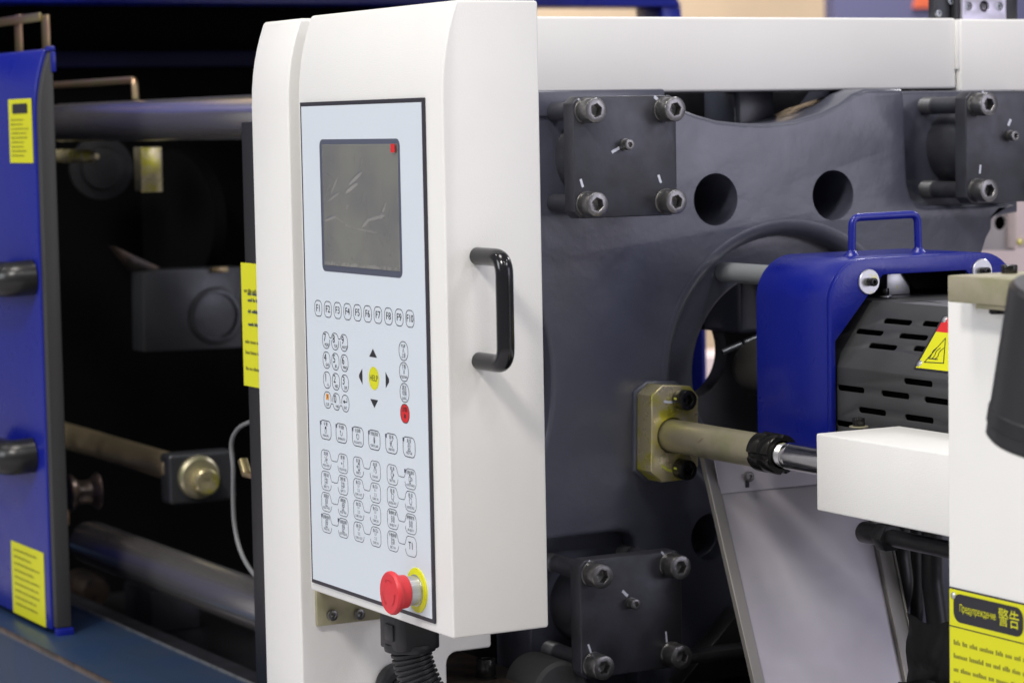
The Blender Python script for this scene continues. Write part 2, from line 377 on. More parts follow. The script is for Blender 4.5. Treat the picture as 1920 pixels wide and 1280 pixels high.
# machine bed
def bed():
    t = thing('machine_bed', 'blue steel machine base under the safety door', 'machine bed', (-3.2, 1.1, 0))
    p0 = atZ(0, 1163, .80); p1 = atZ(193, 1280, .80); q0 = atZ(120, 1120, .80); q1 = atZ(300, 1215, .80)
    yf = (p0[1]+p1[1])/2; yb = (q0[1]+q1[1])/2
    bx('front_sheet', -4.6, -2.50, yf, yf+.006, 0.1, .7985, M['bluedark'], t, bev=.002)
    bx('top_flange', -4.6, -2.50, yf-.001, yb, .79, .80, M['bluedark'], t, bev=.002)
    bx('flange_lip', -4.6, -2.50, yb+.0005, yb+.004, .76, .8025, M['steel'], t, bev=.0008)
    bx('front_edge', -4.6, -2.50, yf-.0028, yf-.0012, .794, .8013, M['oilbrown'], t, bev=.0008)
    bx('drip_tray', -4.6, -2.72, yb+.005, 2.2, .68, .69, M['black'], t, bev=.001)
    bx('tray_ledge', -4.6, -2.72, yb+.045, yb+.075, .6905, .755, M['oilbrown'], t, bev=.003)
    bx('tray_ledge', -4.6, -2.72, yb+.12, yb+.16, .6905, .735, M['oxide'], t, bev=.003)
    a = atZ(150, 1268, .80)
    prism('hinge_clip', [(a[0], a[1]-.002), (a[0]+.03, a[1]-.002), (a[0]+.03, a[1]-.02), (a[0], a[1]-.02)], 2, .770, .783, M['copper'], t, bev=.001)
    return yf, yb
YBF, YBB = bed()

# ================================================================== CONTROL PANEL
BX0, BX1 = -2.4385, -2.122
cp = thing('control_panel', 'white control panel box with screen, keypad and red emergency button', 'control panel', ((BX0+BX1)/2, 1.15, .979))
def side_profile(y0, y1, z0, z1, inset=0.0):
    # front of the box in the YZ plane: vertical, then leaning back in a soft curve at the top
    pts = [(y1, z0), (y0, z0)]
    cv = [(0, -.088), (.0007, -.070), (.0022, -.055), (.0045, -.041), (.0075, -.028), (.0110, -.016), (.0155, -.003), (.0168, 0)]
    pts += [(y0+a, z1+b) for a, b in cv] + [(y1, z1)]
    return pts
prism('housing', side_profile(1.1036, 1.2055, .979, 1.565), 0, BX0, BX1, M['white'], cp, bev=.0028, seg=3, smooth=28)
LX0, LX1, LZ0, LZ1 = -2.4285, -2.155, .9885, 1.4775
YL = 1.1010
sheet = bx('label_plate', LX0, LX1, YL, 1.1034, LZ0, LZ1, M['border'], cp, bev=.0003, seg=1)
bx('membrane', LX0+.0036, LX1-.0036, YL-.0003, YL+.0005, LZ0+.0040, LZ1-.0042, M['label'], cp, bev=.0001, seg=1)
YI = YL-.00045                                   # plane of the printed ink
def lp(x, y): p = atY(x, y, YL); return p[0], p[2]
# screen
bz0 = lp(599.4, 261.6); bz1 = lp(755.6, 521.6)
plate('screen_bezel', rrect(bz0[0], bz1[0], bz1[1], bz0[1], .007), [], 1, YI-.0001, YL-.0001, M['bezel'], cp, bev=.00005)
s0 = lp(604.7, 271); s1 = lp(751.6, 509)
sx0, sx1, sz0, sz1 = s0[0], s1[0], s1[1], s0[1]
scr = bx('screen', sx0, sx1, YI-.0004, YI, sz0, sz1, M['screen'], cp, bev=.0001, seg=1)
# wrinkled protective film lying on the screen
def film():
    nx, nz = 130, 220; us = np.linspace(0, 1, nx); vs = np.linspace(0, 1, nz); U, V = np.meshgrid(us, vs)
    W = sx1-sx0; H = sz1-sz0; Xg = U*W; Zg = V*H; D = np.zeros_like(U); Und = np.zeros_like(U)
    def P(a, b): return (a-215)/455*W, (1-(b-355)/745)*H       # from a drawing of the creases, in its own units
    cr = [((320,540),(270,660),1.0),((460,520),(390,590),1.5),((435,585),(370,640),1.7),((430,700),(375,1060),.4),((330,660),(360,860),.8),((500,800),(590,770),1.5),((500,800),(460,850),1.2),((470,430),(455,510),.6),((300,420),(315,520),.7),((590,560),(600,700),.9),((600,700),(570,790),1.1),((250,700),(330,640),.8),((230,820),(300,790),1.0),((300,790),(380,850),.8),((500,870),(515,1080),.6),((300,940),(310,1060),.7),((375,360),(372,520),.6),((560,370),(560,520),.5),((490,640),(505,720),.6),((640,700),(600,860),.7),((250,950),(265,990),.7),((380,850),(600,880),.5),((250,520),(290,560),.6),((650,740),(620,1000),.5)]
    rs = np.random.RandomState(11)
    for k in range(26):
        a = (rs.uniform(230, 640), rs.uniform(380, 1080)); t = rs.uniform(-.5, .5); l = rs.uniform(40, 150); cr.append((a, (a[0]+l*math.sin(t), a[1]+l*math.cos(t)), rs.uniform(.3, .8)))
    for k in range(22):
        x = 220+k*20+rs.uniform(-6, 6); cr.append(((x, 1098), (x+rs.uniform(-8, 8), 1098-rs.uniform(15, 45)), rs.uniform(.6, 1.3)))
    for (a, b, s) in cr:
        ax, az = P(*a); bx_, bz_ = P(*b); d = np.array([bx_-ax, bz_-az]); L2 = (d**2).sum()
        t = np.clip(((Xg-ax)*d[0]+(Zg-az)*d[1])/L2, 0, 1); dist = np.hypot(Xg-ax-t*d[0], Zg-az-t*d[1])
        D += s*.0010*np.exp(-(dist/.0014)**2)*np.sin(np.pi*np.clip(t*.9+.05, 0, 1))**.5
    for k in range(14):
        fx, fz = np.random.uniform(-70, 70, 2); Und += .00010*np.sin(Xg*fx*1.6+Zg*fz*1.6+np.random.uniform(0, 6))
    D += Und-Und.min()
    edge = np.minimum(np.minimum(U, 1-U)*W, np.minimum(V, 1-V)*H); D *= np.clip(edge/.004, .15, 1)
    Yg = YI-.0007-D
    vs_ = np.stack([Xg-W/2, Yg-(YI-.001), Zg-H/2], -1).reshape(-1, 3)
    fs = [(j*nx+i, j*nx+i+1, (j+1)*nx+i+1, (j+1)*nx+i) for j in range(nz-1) for i in range(nx-1)]
    me = bpy.data.meshes.new('mesh'); me.from_pydata(vs_.tolist(), [], fs); finish(me, 180)
    return link('protective_film', me, M['film'], scr, Vector(((sx0+sx1)/2, YI-.001, (sz0+sz1)/2)))
film()
t0 = lp(738, 270); t1 = lp(745, 286)
bx('film_tab', t0[0], t1[0]+.001, YI-.0030, YI-.0026, t1[1], t0[1], M['redprint'], scr, bev=.0001, seg=1)

KW = .00075
def ink(name, polys, parent, m='ink', lvl=0, c=None):
    xs = [p[0] for q in polys for p in q]; zs = [p[1] for q in polys for p in q]
    c = c or ((min(xs)+max(xs))/2, (min(zs)+max(zs))/2)
    me = poly_mesh([[(x-c[0], z-c[1]) for x, z in q] for q in polys])
    return link(name, me, M[m], parent, Vector((c[0], YI-.00012*lvl, c[1])))
def legend(parent, cx, cz, items, m='ink', lvl=1):
    me = merge([(text_mesh(s, sz, sx), dx, dz) for (s, sz, sx, dx, dz) in items])
    return link('legend', me, M['inkthin'] if (m == 'ink' and max(q[1] for q in items) < .0062 and lvl < 2) else M[m], parent, Vector((cx, YI-.00012*lvl, cz)))
def key(cx, cz, w, h, r, items, kw=KW, path=None, closed=True):
    p = path or rrect(cx-w/2, cx+w/2, cz-h/2, cz+h/2, r, 6)
    k = ink('key', stroke_quads(p, kw, closed), cp, c=(cx, cz))
    if items: legend(k, cx, cz, items)
    return k
# function keys F1 to F10
fa = lp(597.5, 577.8); fb = lp(769.3, 597.5)
for i in range(10):
    t = i/9; x = fa[0]+(fb[0]-fa[0])*t; z = fa[1]+(fb[1]-fa[1])*t
    key(x, z, .0172, .0158, .0062, [('F%d' % (i+1), .0100, 1.12 if i < 9 else 1.0, 0, 0)])
# number block
def zc(x, y): return lp(570+x/4.922, 540+y/4.922)
n7 = zc(207, 480); n9 = zc(372, 505); ncl = zc(218, 1030)
px_ = (n9[0]-n7[0])/2; pz_ = (ncl[1]-n7[1])/3
num = [[('7','PQRS'),('8','TUV'),('9','WXYZ')], [('4','GHI'),('5','JKL'),('6','MNO')], [('1','-()'),('2','ABC'),('3','DEF')], [('','CLR'),('0','+#&'),('','ENT')]]
kw_, kh_ = .0168, .0164
def joined(cx, cz, w, h, r, left, right, top):
    """outline of one key of a joined row: a bridge to its neighbours on one side, open towards them"""
    s = 1 if top else -1; g = px_/2; pts = []
    def arc(ox, oz, a0, a1, n=6): return [(ox+r*math.cos(R(a0+(a1-a0)*i/n)), oz+s*r*math.sin(R(a0+(a1-a0)*i/n))) for i in range(n+1)]
    hb = h/2; body = []
    if left: A = [(cx-g, cz+s*(hb-.0052)), (cx-g+.0012, cz+s*(hb-.0050))] + arc(cx-w/2+r, cz+s*(hb-r), 165, 90)
    else: A = [(cx-w/2, cz-s*(hb-r))] + arc(cx-w/2+r, cz+s*(hb-r), 180, 90)
    if right: B = arc(cx+w/2-r, cz+s*(hb-r), 90, 15) + [(cx+g-.0012, cz+s*(hb-.0050)), (cx+g, cz+s*(hb-.0052))]
    else: B = arc(cx+w/2-r, cz+s*(hb-r), 90, 0) + [(cx+w/2, cz-s*(hb-r))]
    P1 = A+B
    lo = [(cx+w/2, cz+s*.0012)] + [(q[0], 2*cz-q[1]) for q in arc(cx+w/2-r, cz+s*(hb-r), 0, 90)] + [(q[0], 2*cz-q[1]) for q in arc(cx-w/2+r, cz+s*(hb-r), 90, 180)] + [(cx-w/2, cz+s*.0012)]
    if not left: lo = lo[:-1]
    if not right: lo = lo[1:]
    return stroke_quads(P1, KW)+stroke_quads(lo, KW)
for r_ in range(4):
    for c_ in range(3):
        x = n7[0]+px_*c_; z = n7[1]+pz_*r_ + (n9[1]-n7[1])/2*c_
        big, small = num[r_][c_]; it = []
        if big: it.append((big, .0115, 1.0, -.0028, .0022))
        it.append((small, .0044, .95, .0016 if big else 0, -.0046))
        if r_ in (0, 3):
            k = ink('key', joined(x, z, kw_, kh_, .0070, c_ > 0, c_ < 2, r_ == 0), cp, c=(x, z)); legend(k, x, z, it)
        else: k = key(x, z, kw_, kh_, .0070, it)
        if r_ == 3 and c_ == 0:
            q = .0030; zz = z+.0032
            k2 = ink('symbol', [[(x-q, zz-q), (x+q, zz-q), (x+q, zz+q), (x-q, zz+q)]], k, 'orange', 1)
            legend(k, x, zz, [('X', .0062, .9, 0, 0)], lvl=2)
        if r_ == 3 and c_ == 2:
            zz = z+.0025; ink('symbol', stroke_quads([(x+.004, zz+.0035), (x+.004, zz-.001), (x-.004, zz-.001)], .0009)+[[(x-.0055, zz-.001), (x-.0015, zz+.0008), (x-.0015, zz-.0028)]], k, 'ink', 1)
# page and language keys
pg = [(921, 580, [('P.UP', .0044, 1, 0, .0046), ('∧', .0075, .8, 0, .0008), ('上頁', .0050, .9, 0, -.0046)]),
      (926, 773, [('下頁', .0050, .9, 0, .0046), ('∨', .0075, .8, 0, 0), ('P.DOWN', .0040, .85, 0, -.0050)]),
      (931, 965, [('語言', .0052, .9, 0, .0044), ('切換', .0052, .9, 0, -.0006), ('LANG.', .0040, .9, 0, -.0054)]),
      (935, 1157, None)]
for x_, y_, it in pg:
    x, z = zc(x_, y_)
    k = key(x, z, .0188, .0178, .0082, it)
    if it is None:
        q = rrect(x-.0094, x+.0094, z-.0089, z+.0089, .0082, 6)
        ink('key_fill', [q], k, 'redprint', -.5)
        legend(k, x, z, [('診斷', .0054, .95, 0, .0036), ('✱', .0070, .9, 0, -.0028)])
# arrows and help
hx, hz = zc(648, 832)
k = link('help_key', poly_mesh([circ(0, 0, .0113, 40)]), M['yellow'], cp, Vector((hx, YI, hz))); legend(k, hx, hz, [('HELP', .0082, 1.0, 0, 0)])
for (x_, y_, sh) in ((640, 597, [(-.0085, -.0042), (.0085, -.0042), (0, .0040)]), (652, 1067, [(-.0085, .0042), (.0085, .0042), (0, -.0040)])):
    x, z = zc(x_, y_); ink('arrow_key', [[(x+a, z+b) for a, b in sh]], cp)
for (x_, y_, s) in ((527, 813, -1), (773, 850, 1)):
    x, z = zc(x_, y_); ink('arrow_key', [[(x-s*.0038, z-.0078), (x+s*.0036, z-.0015), (x+s*.0036, z+.0015), (x-s*.0038, z+.0078)]], cp)
# mode keys
def gc(x, y): return lp(570+x/4.414, 770+y/4.414)
sym = {
 'hand': lambda: stroke_quads([(-.0016,-.003),(-.0018,.001),(-.0008,.0034),(.0008,.0034),(.0018,.001),(.0016,-.003)], .0005, True)+[[(-.0012,.001),(.0012,.001),(.0004,.0032),(-.0004,.0032)]],
 'semi': lambda: stroke_quads([(.0024*math.cos(R(a)), .0024*math.sin(R(a))) for a in range(150, 400, 20)], .0005)+[[(-.0032,.0012),(-.0010,.0012),(-.0021,.0032)]],
 'full': lambda: stroke_quads([(.0026*math.cos(R(a)), .0026*math.sin(R(a))) for a in range(150, 490, 20)], .0005)+[[(-.0034,.0012),(-.0012,.0012),(-.0023,.0030)]],
 'drop': lambda: [[(0,.0042),(.0017,0),(.0014,-.0024),(0,-.0032)]]+stroke_quads([(0,.0042),(-.0017,0),(-.0014,-.0024),(0,-.0032)], .0004),
 'heat': lambda: stroke_quads([(.0030,.0034),(.0008,.0026),(-.0002,0),(.0008,-.0026),(.0030,-.0034)], .0006)+stroke_quads([(-.0030,.003),(-.0008,0),(-.0030,-.003)], .0007)+stroke_quads([(-.0036,0),(-.0006,0)], .0006),
 'motor': lambda: stroke_quads(rrect(-.0022,.0022,-.0016,.0036,.0018,4), .0005, True)+stroke_quads([(-.003,-.0034),(.003,-.0034)], .0006)+stroke_quads([(-.0012,.0004),(0,.002),(.0012,.0004)], .0005)+stroke_quads([(-.0016,-.0016),(-.0022,-.0034)], .0005)+stroke_quads([(.0016,-.0016),(.0022,-.0034)], .0005),
 'open': lambda: stroke_quads([(-.003,.003),(-.001,.0005),(-.003,-.003)], .0005)+stroke_quads([(.0032,.0034),(.001,.0034),(.001,-.0034),(.0032,-.0034)], .0005)+[[(.0012,0),(.003,.0012),(.003,-.0012)]],
 'close': lambda: stroke_quads([(.0002,.003),(.003,.003),(.0014,0),(.003,-.003),(.0002,-.003)], .0005)+[[(-.0008,0),(-.003,.0012),(-.003,-.0012)]],
 'inj': lambda: stroke_quads(rrect(-.0004,.0034,-.0028,.0028,.0008,3), .0005, True)+[[(-.0012,0),(-.0034,.0013),(-.0034,-.0013)]]+stroke_quads([(0,.0036),(.003,.0036)], .0008)+stroke_quads([(0,-.0036),(.003,-.0036)], .0008),
 'plas': lambda: stroke_quads([(.0026*math.cos(R(a)), .0030*math.sin(R(a))) for a in range(-60, 240, 25)], .0005)+stroke_quads([(0,.001),(.0026,.0016),(.002,-.002)], .0005)+stroke_quads([(-.0018,.0038),(.001,.0038)], .0008),
 'dec': lambda: stroke_quads(rrect(-.0026,.0016,-.0022,.0022,.001,3), .0005, True)+[[(.004,0),(.0022,.0012),(.0022,-.0012)]]+stroke_quads([(-.002,.0036),(.001,.0036)], .0009)+stroke_quads([(-.002,-.0036),(.001,-.0036)], .0009),
 'purge': lambda: stroke_quads(rrect(-.0030,.0010,-.0022,.0022,.001,3), .0005, True)+stroke_quads(circ(.0028,0,.0014,10), .0004, True)+stroke_quads([(-.0024,.0036),(.0006,.0036)], .0009)+stroke_quads([(-.0024,-.0036),(.0006,-.0036)], .0009),
 'ej': lambda: stroke_quads([(-.0008,.0034),(-.003,.0034),(-.003,-.0034),(-.0008,-.0034)], .0005)+stroke_quads([(-.002,.0014),(.0008,.0014)], .0005)+stroke_quads([(-.002,-.0014),(.0008,-.0014)], .0005)+stroke_quads([(.0008,.003),(.0008,-.003)], .0006)+stroke_quads([(.0018,.002),(.0034,.002),(.0034,-.002),(.0018,-.002)], .0005),
 'adj': lambda: stroke_quads([(-.0022,.0036),(-.0022,-.003),(-.0004,-.003)], .0005)+stroke_quads(rrect(-.0004,.0028,-.0006,.0036,.0004,2), .0005, True)+stroke_quads([(.0002,.0014),(.0022,.0014)], .0005)+stroke_quads([(-.003,-.004),(.003,-.004)], .0005)+stroke_quads([(.001,-.0008),(.001,-.0034)], .0006),
 'core': lambda: stroke_quads([(-.0014,.0040),(-.0014,.0016),(.0002,.0016)], .0004)+stroke_quads([(.0014,.0040),(.0014,.0016)], .0004)+stroke_quads([(-.0024,-.0006),(-.0008,-.0006),(-.0018,-.003),(-.0002,-.003)], .0004)+stroke_quads([(.0008,-.0006),(.0024,-.0006),(.0012,-.003),(.0028,-.003)], .0004),
 'noz': lambda: stroke_quads([(-.0028,.0004),(-.0012,.0030),(.0018,.0030),(.0028,.0006),(.0016,-.0026),(-.0014,-.0026)], .0005, True)+stroke_quads([(-.0034,.0036),(-.0012,.0036)], .0005)+stroke_quads([(0,-.0036),(.0024,-.0036)], .0005),
 'air': lambda: stroke_quads([(-.0026,.0034),(-.0026,-.0034),(-.0008,-.002),(-.0008,.002)], .0005, True)+stroke_quads([(.0006,.0034),(.0022,.0006),(.0006,-.0034)], .0005)+stroke_quads([(.003,.0034),(.003,-.0034)], .0005),
}
def symbol(k, x, z, s): 
    q = [[(a+x, b+z) for a, b in p] for p in sym[s]()]; ink('symbol', q, k, 'ink', 1)
mode = [('手 動','hand','MANUAL',183,157),('半自動','semi','SEMIAUTO',313,185),('全自動','full','FULLAUTO',449,213),('手動潤滑','drop','FORCE LUBR',585,241),('電 熱','heat','HEATER',727,270),('油 泵','motor','MOTOR',873,300)]
KGW, KGH = .0252, .0187
for zh, s, en, x_, y_ in mode:
    x, z = gc(x_, y_)
    k = key(x, z, KGW, KGH, .0062, [(zh, .0042, 1.0, 0, .0058), (en, .0035, 1.0 if len(en) < 9 else .85, 0, -.0058)], kw=.0008)
    symbol(k, x, z, s)
    ink('led_mark', [rrect(x-KGW/2-.0006, x-KGW/2+.0026, z+KGH/2-.0048, z+KGH/2-.0010, .0008, 3)], k, 'bezel', 1)
grid = [[(186, 403, 176), (324, 434, 177)], [(453, 463, 180), (592, 494, 181)], [(735, 528, 184), (884, 563, 185)]]
tx = [[[('開 模','open','MOLD OPEN'),('關 模','close','MOLD CLOSE')], [('頂針退','ej','EJECT B'),('頂針進','ej','EJECT F')], [('調模退','adj','MOLD THICK'),('調模進','adj','MOLD THIN')], [('調模使用','adj','MOLD ADJ.'),('自動調模','adj','AUTO MOLD ADJ.')]],
      [[('射 膠','inj','INJECT'),('熔 膠','plas','PLASTIC')], [('抽 芯1','core','CORE 1 OUT'),('抽 芯1','core','CORE 1 IN')], [('抽 芯2','core','CORE 2 OUT'),('抽 芯2','core','CORE 2 IN')], [('抽 芯3','core','CORE 3 OUT'),('抽 芯3','core','CORE 3 IN')]],
      [[('鬆 退','dec','MELT DEC.'),('自動清料','purge','AUTO PURGE')], [('座 進','noz','NOZZLE ADV.'),('座 退','noz','NOZZLE RET.')], [('動模吹氣','air','AIR EJECT M'),('靜模吹氣','air','AIR EJECT F')], [('手動脫模','ej','EJECT R.A'),('T1',None,None)]]]
def pair_half(x, z, xm, left):
    """outline of one key of a pair: open low on the inner side, bridged to its partner a little above the middle"""
    s = 1 if left else -1; w, h, r = .0232, .0190, .0062
    def a(ox, oz, a0, a1, n=6): return [(x+s*(ox+r*math.cos(R(a0+(a1-a0)*i/n))), z+oz+r*math.sin(R(a0+(a1-a0)*i/n))) for i in range(n+1)]
    p = [(x+s*w/2, z-.0045)] + a(w/2-r, -h/2+r, 0, -90) + a(-w/2+r, -h/2+r, -90, -180) + a(-w/2+r, h/2-r, 180, 90) + a(w/2-r-.001, h/2-r, 90, 10)
    xe = x+s*w/2
    p += [(xe+s*.0004, z+.0016), (xe+s*.0018, z+.0004), (xm, z+.0001)]
    return stroke_quads(p, .0006)
for g in range(3):
    for r_ in range(4):
        xs = []
        for c_ in range(2): xs.append(gc(grid[g][c_][0]+(1.5 if r_ else 0)*r_, grid[g][c_][1]+grid[g][c_][2]*r_))
        xm = (xs[0][0]+xs[1][0])/2; zz = (xs[0][1]+xs[1][1])/2
        for c_ in range(2):
            x = xs[c_][0]; z = zz; zh, s, en = tx[g][r_][c_]
            k = ink('key', pair_half(x, z, xm, c_ == 0), cp, c=(x, z))
            if s:
                legend(k, x, z, [(zh, .0041, 1.0, 0, .0058), (en, .0033, 1.0 if len(en) < 9 else (.82 if len(en) < 12 else .66), 0, -.0060)]); symbol(k, x, z, s)
            else: legend(k, x, z, [(zh, .0100, .95, 0, .0005)])
            if (g == 0 and r_ == 3) or (g == 2 and r_ == 0 and c_ == 1):
                ink('led_mark', [rrect(x-.0125, x-.0095, z+.0048, z+.0086, .0008, 3)], k, 'bezel', 1)
# emergency stop button
ex, ez = lp(782.8, 1105.5)
es = lathe('emergency_button', (ex, YL-.0135, ez), [(0, .0158), (.004, .0160), (.0095, .0163), (.0102, .0168), (.0106, .0196), (.0125, .0206), (.0150, .0204), (.0166, .0192), (.0168, .0178), (.0164, .0162), (.0166, .0150), (.0172, .008), (.0173, 0)], M['estop'], cp, (0, -1, 0), 96,
           ripple=lambda k, i: (0.00018 if (k in (4, 5, 6) and i % 2) else 0))
bmr = []
for a0 in (60, 180, 300):
    th = [R(a0+i*6) for i in range(10)]
    bmr += stroke_quads([(.0125*math.cos(t), .0125*math.sin(t)) for t in th], .0010)
    e = th[-1]; bmr.append([(.0125*math.cos(e+.22), .0125*math.sin(e+.22)), (.0105*math.cos(e), .0105*math.sin(e)), (.0145*math.cos(e), .0145*math.sin(e))])
M['estopdark'] = mat('red_moulded_arrow', (0.50, 0.025, 0.035), 0.45)
link('turn_arrows', poly_mesh(bmr), M['estopdark'], es, Vector((ex, YL-.0135-.01732, ez)))
lathe('collar', (ex, YL-.0016, ez), [(0, .0150), (.0010, .0152), (.0012, .0140), (.0105, .0138), (.011, .0132), (.0135, .013)], M['zincblue'], es, (0, -1, 0), 40)
lathe('base_ring', (ex, YL-.0003, ez), [(0, .0214), (.0009, .0212), (.0013, .0205), (.0014, .012)], M['yellow'], es, (0, -1, 0), 56)
# grab handle on the side of the box
h0 = atX(895, 480, BX1); h1 = atX(903, 676, BX1); hy = h0[1]; st = atY(945, 482, hy)[0]-BX1
tube('handle', [(BX1-.001, hy, h0[2]), (BX1+st, hy, h0[2]), (BX1+st, hy, h1[2]), (BX1-.001, hy, h1[2])], .0082, M['blackgloss'], cp, fr=.016, n=24)
hp = [M['blackgloss']]

# ================================================================== SUPPORT POST
PX0, PX1 = -2.555, -2.461
pp = thing('panel_post', 'tall white sheet metal post carrying the control panel', 'post', ((PX0+PX1)/2, 1.2, .5))
n1 = atX(922, 1213, PX1); n2 = atX(838, 1228, PX1)
prof = side_profile(1.102, n1[1], .55, 1.5635)
zN = n1[2]; yN = n2[1]
prof = [(yN, .55), (1.102, .55)] + prof[2:] + [(n1[1], zN)]
rr = .012; cc = (yN+rr, zN-rr)
prof += [(cc[0]+rr*math.cos(R(a)), cc[1]+rr*math.sin(R(a))) for a in (90, 112, 135, 158, 180)]
prism('post_cover', prof, 0, PX0, PX1, M['white'], pp, bev=.0035, seg=3, smooth=28)
# zinc bracket between post and box
mb = thing('mounting_bracket', 'small iridescent zinc bracket under the control panel box', 'bracket', (PX1+.01, 1.15, .94))
b0 = atX(593, 1122, PX1+.004); b1 = atX(690, 1166, PX1+.004)
bx('bracket_plate', PX1+.0005, PX1+.005, b0[1], b1[1]+.03, b1[2]+.002, b0[2]+.012, M['zincdull'], mb, bev=.0008)
bx('bracket_arm', PX1+.005, BX0+.03, b0[1]+.002, b1[1]+.028, b0[2]+.007, b0[2]+.0115, M['zincdull'], mb, bev=.0008)
q = atX(621, 1152, PX1+.005); bm_s = bolt_mesh(.0058, .005, .003, .003)
link('screw', bm_s, M['bolt'], mb, Vector((PX1+.005, q[1], q[2])))
q = atX(672, 1150, PX1+.005); link('screw', bm_s, M['boltblack'], mb, Vector((PX1+.005, q[1], q[2])))
# round black knob on the post
q = atX(742, 1283, PX1+.001)
kn = thing('cable_gland', 'black round plug on the post side behind the corrugated hose', 'plug', (PX1, q[1], q[2]))
lathe('gland_body', (PX1+.0005, q[1], q[2]), [(0, .024), (.004, .0245), (.010, .0235), (.012, .021), (.0125, .017), (.010, .0155), (.010, 0)], M['blackplastic'], kn, (1, 0, 0), 48)
lathe('gland_insert', (PX1+.0108, q[1], q[2]), [(0, .010), (.003, .0098), (.0035, .008), (.0035, 0)], M['blackgloss'], kn, (1, 0, 0), 24)
# corrugated conduit hanging from the box
YH = 1.150
ct = atY(768, 1180, YH); hx_ = ct[0]
hs = thing('conduit_hose', 'black corrugated conduit hose hanging under the control panel', 'hose', (hx_, YH, .93))
zt = .979; zb = atY(775, 1214, YH)[2]
ft = plate('fitting', rrect(hx_-.024, hx_+.024, YH-.024, YH+.024, .009), [], 2, zb, zt-.0005, M['blackplastic'], hs, bev=.0015)
lathe('fitting_rim', (hx_, YH, zb-.003), [(0, .021), (0, .0255), (.004, .0262), (.0075, .0255), (.0075, .02)], M['blackplastic'], ft, (0, 0, 1), 48)
cl = atY(857, 1204, YH-.026)
bx('clip', hx_-.004, hx_+.014, YH-.0262, YH-.0238, zb+.010, zb+.026, M['blackplastic'], ft, bev=.0006)
path = []; radii = []
p0 = Vector((hx_, YH, zb+.002)); p1 = Vector((hx_+.002, YH+.004, zb-.045)); p2 = Vector((hx_+.03, YH+.03, zb-.10)); p3 = Vector((hx_+.05, YH+.10, zb-.15))
NN = 210
for i in range(NN+1):
    t = i/NN; pt = p0*(1-t)**3+p1*3*t*(1-t)**2+p2*3*t*t*(1-t)+p3*t**3
    path.append(pt); ph = (i % 7)/7; radii.append(.0205-.0028*(1 if ph < .3 else (0.45 if ph < .42 or ph > .9 else 0)))
tube('corrugated_tube', path, .02, M['blackplastic'], hs, n=32, radii=radii)

# ================================================================== PLATEN
pt_ = thing('fixed_platen', 'dark grey cast steel platen with round holes and arched top', 'platen', (XF, CY, .78))
def f(x, y, X=XF): p = atX(x, y, X); return p[1], p[2]
arch = [f(*q) for q in ((1270, 196), (1282, 205), (1310, 216), (1345, 226), (1390, 231), (1440, 232), (1490, 226), (1540, 212), (1575, 195), (1600, 176))]
yE = f(1036, 710)[0]; zE = f(1036, 710)[1]; rl = .235
leftarc = [(yE-rl+rl*math.cos(R(a)), zE+rl*math.sin(R(a))) for a in np.linspace(-24, 24, 15)]
zt_ = 1.486; r1 = f(1862, 385); r2 = f(1861, 430); r3 = f(1852, 447); r4 = f(1843, 476); r5 = f(1838, 520)
pr_y = f(1193, 1020)[0]; pr_z = f(1100, 1004)[1]; yLo = f(996, 1215, XF-.028)[0]
outer = [(pr_y, .76), (pr_y, pr_z-.02), (pr_y-.003, pr_z-.009), (pr_y-.010, pr_z-.002), (pr_y-.02, pr_z), (yLo, pr_z)] + leftarc + [(1.36, 1.30), (1.36, zt_), (arch[0][0]-.03, zt_)] + arch + [(arch[-1][0]+.018, zt_-.001), (2.065, zt_-.001), (2.065, 1.34), (r1[0]+.012, 1.338), (r1[0], 1.328), r2, r3, r4, r5, (r5[0]-.005, 1.10), (2.03, .98), (2.03, .76)]
h1 = f(1342, 374); h2 = f(1562, 366); h3 = f(1334, 1006)
hr = .0292
ring_c = (CY, CZ-.002); RR = .159
# corner pockets for the tie bar caps, the bracket seat
pUR = rrect(f(1697, 200)[0], 2.10, 1.348, 1.55, [.01, .02, .02, .02])
pocketLL = rrect(1.30, f(1193, 1020)[0], .80, f(1100, 1004)[1], .02)
bs = [f(*q) for q in ((1188, 752), (1196, 738), (1235, 716), (1290, 712))]
# ring recess joined with the seat of the cylinder bracket
seat = [f(1184, 912), f(1184, 760), f(1189, 746), f(1203, 731), f(1222, 722)]
angs = np.linspace(math.atan2(f(1245, 712)[1]-ring_c[1], f(1245, 712)[0]-ring_c[0]) % (2*math.pi), -math.pi*0.62, 60)
rec = circ(ring_c[0], ring_c[1], RR+.0065, 96)
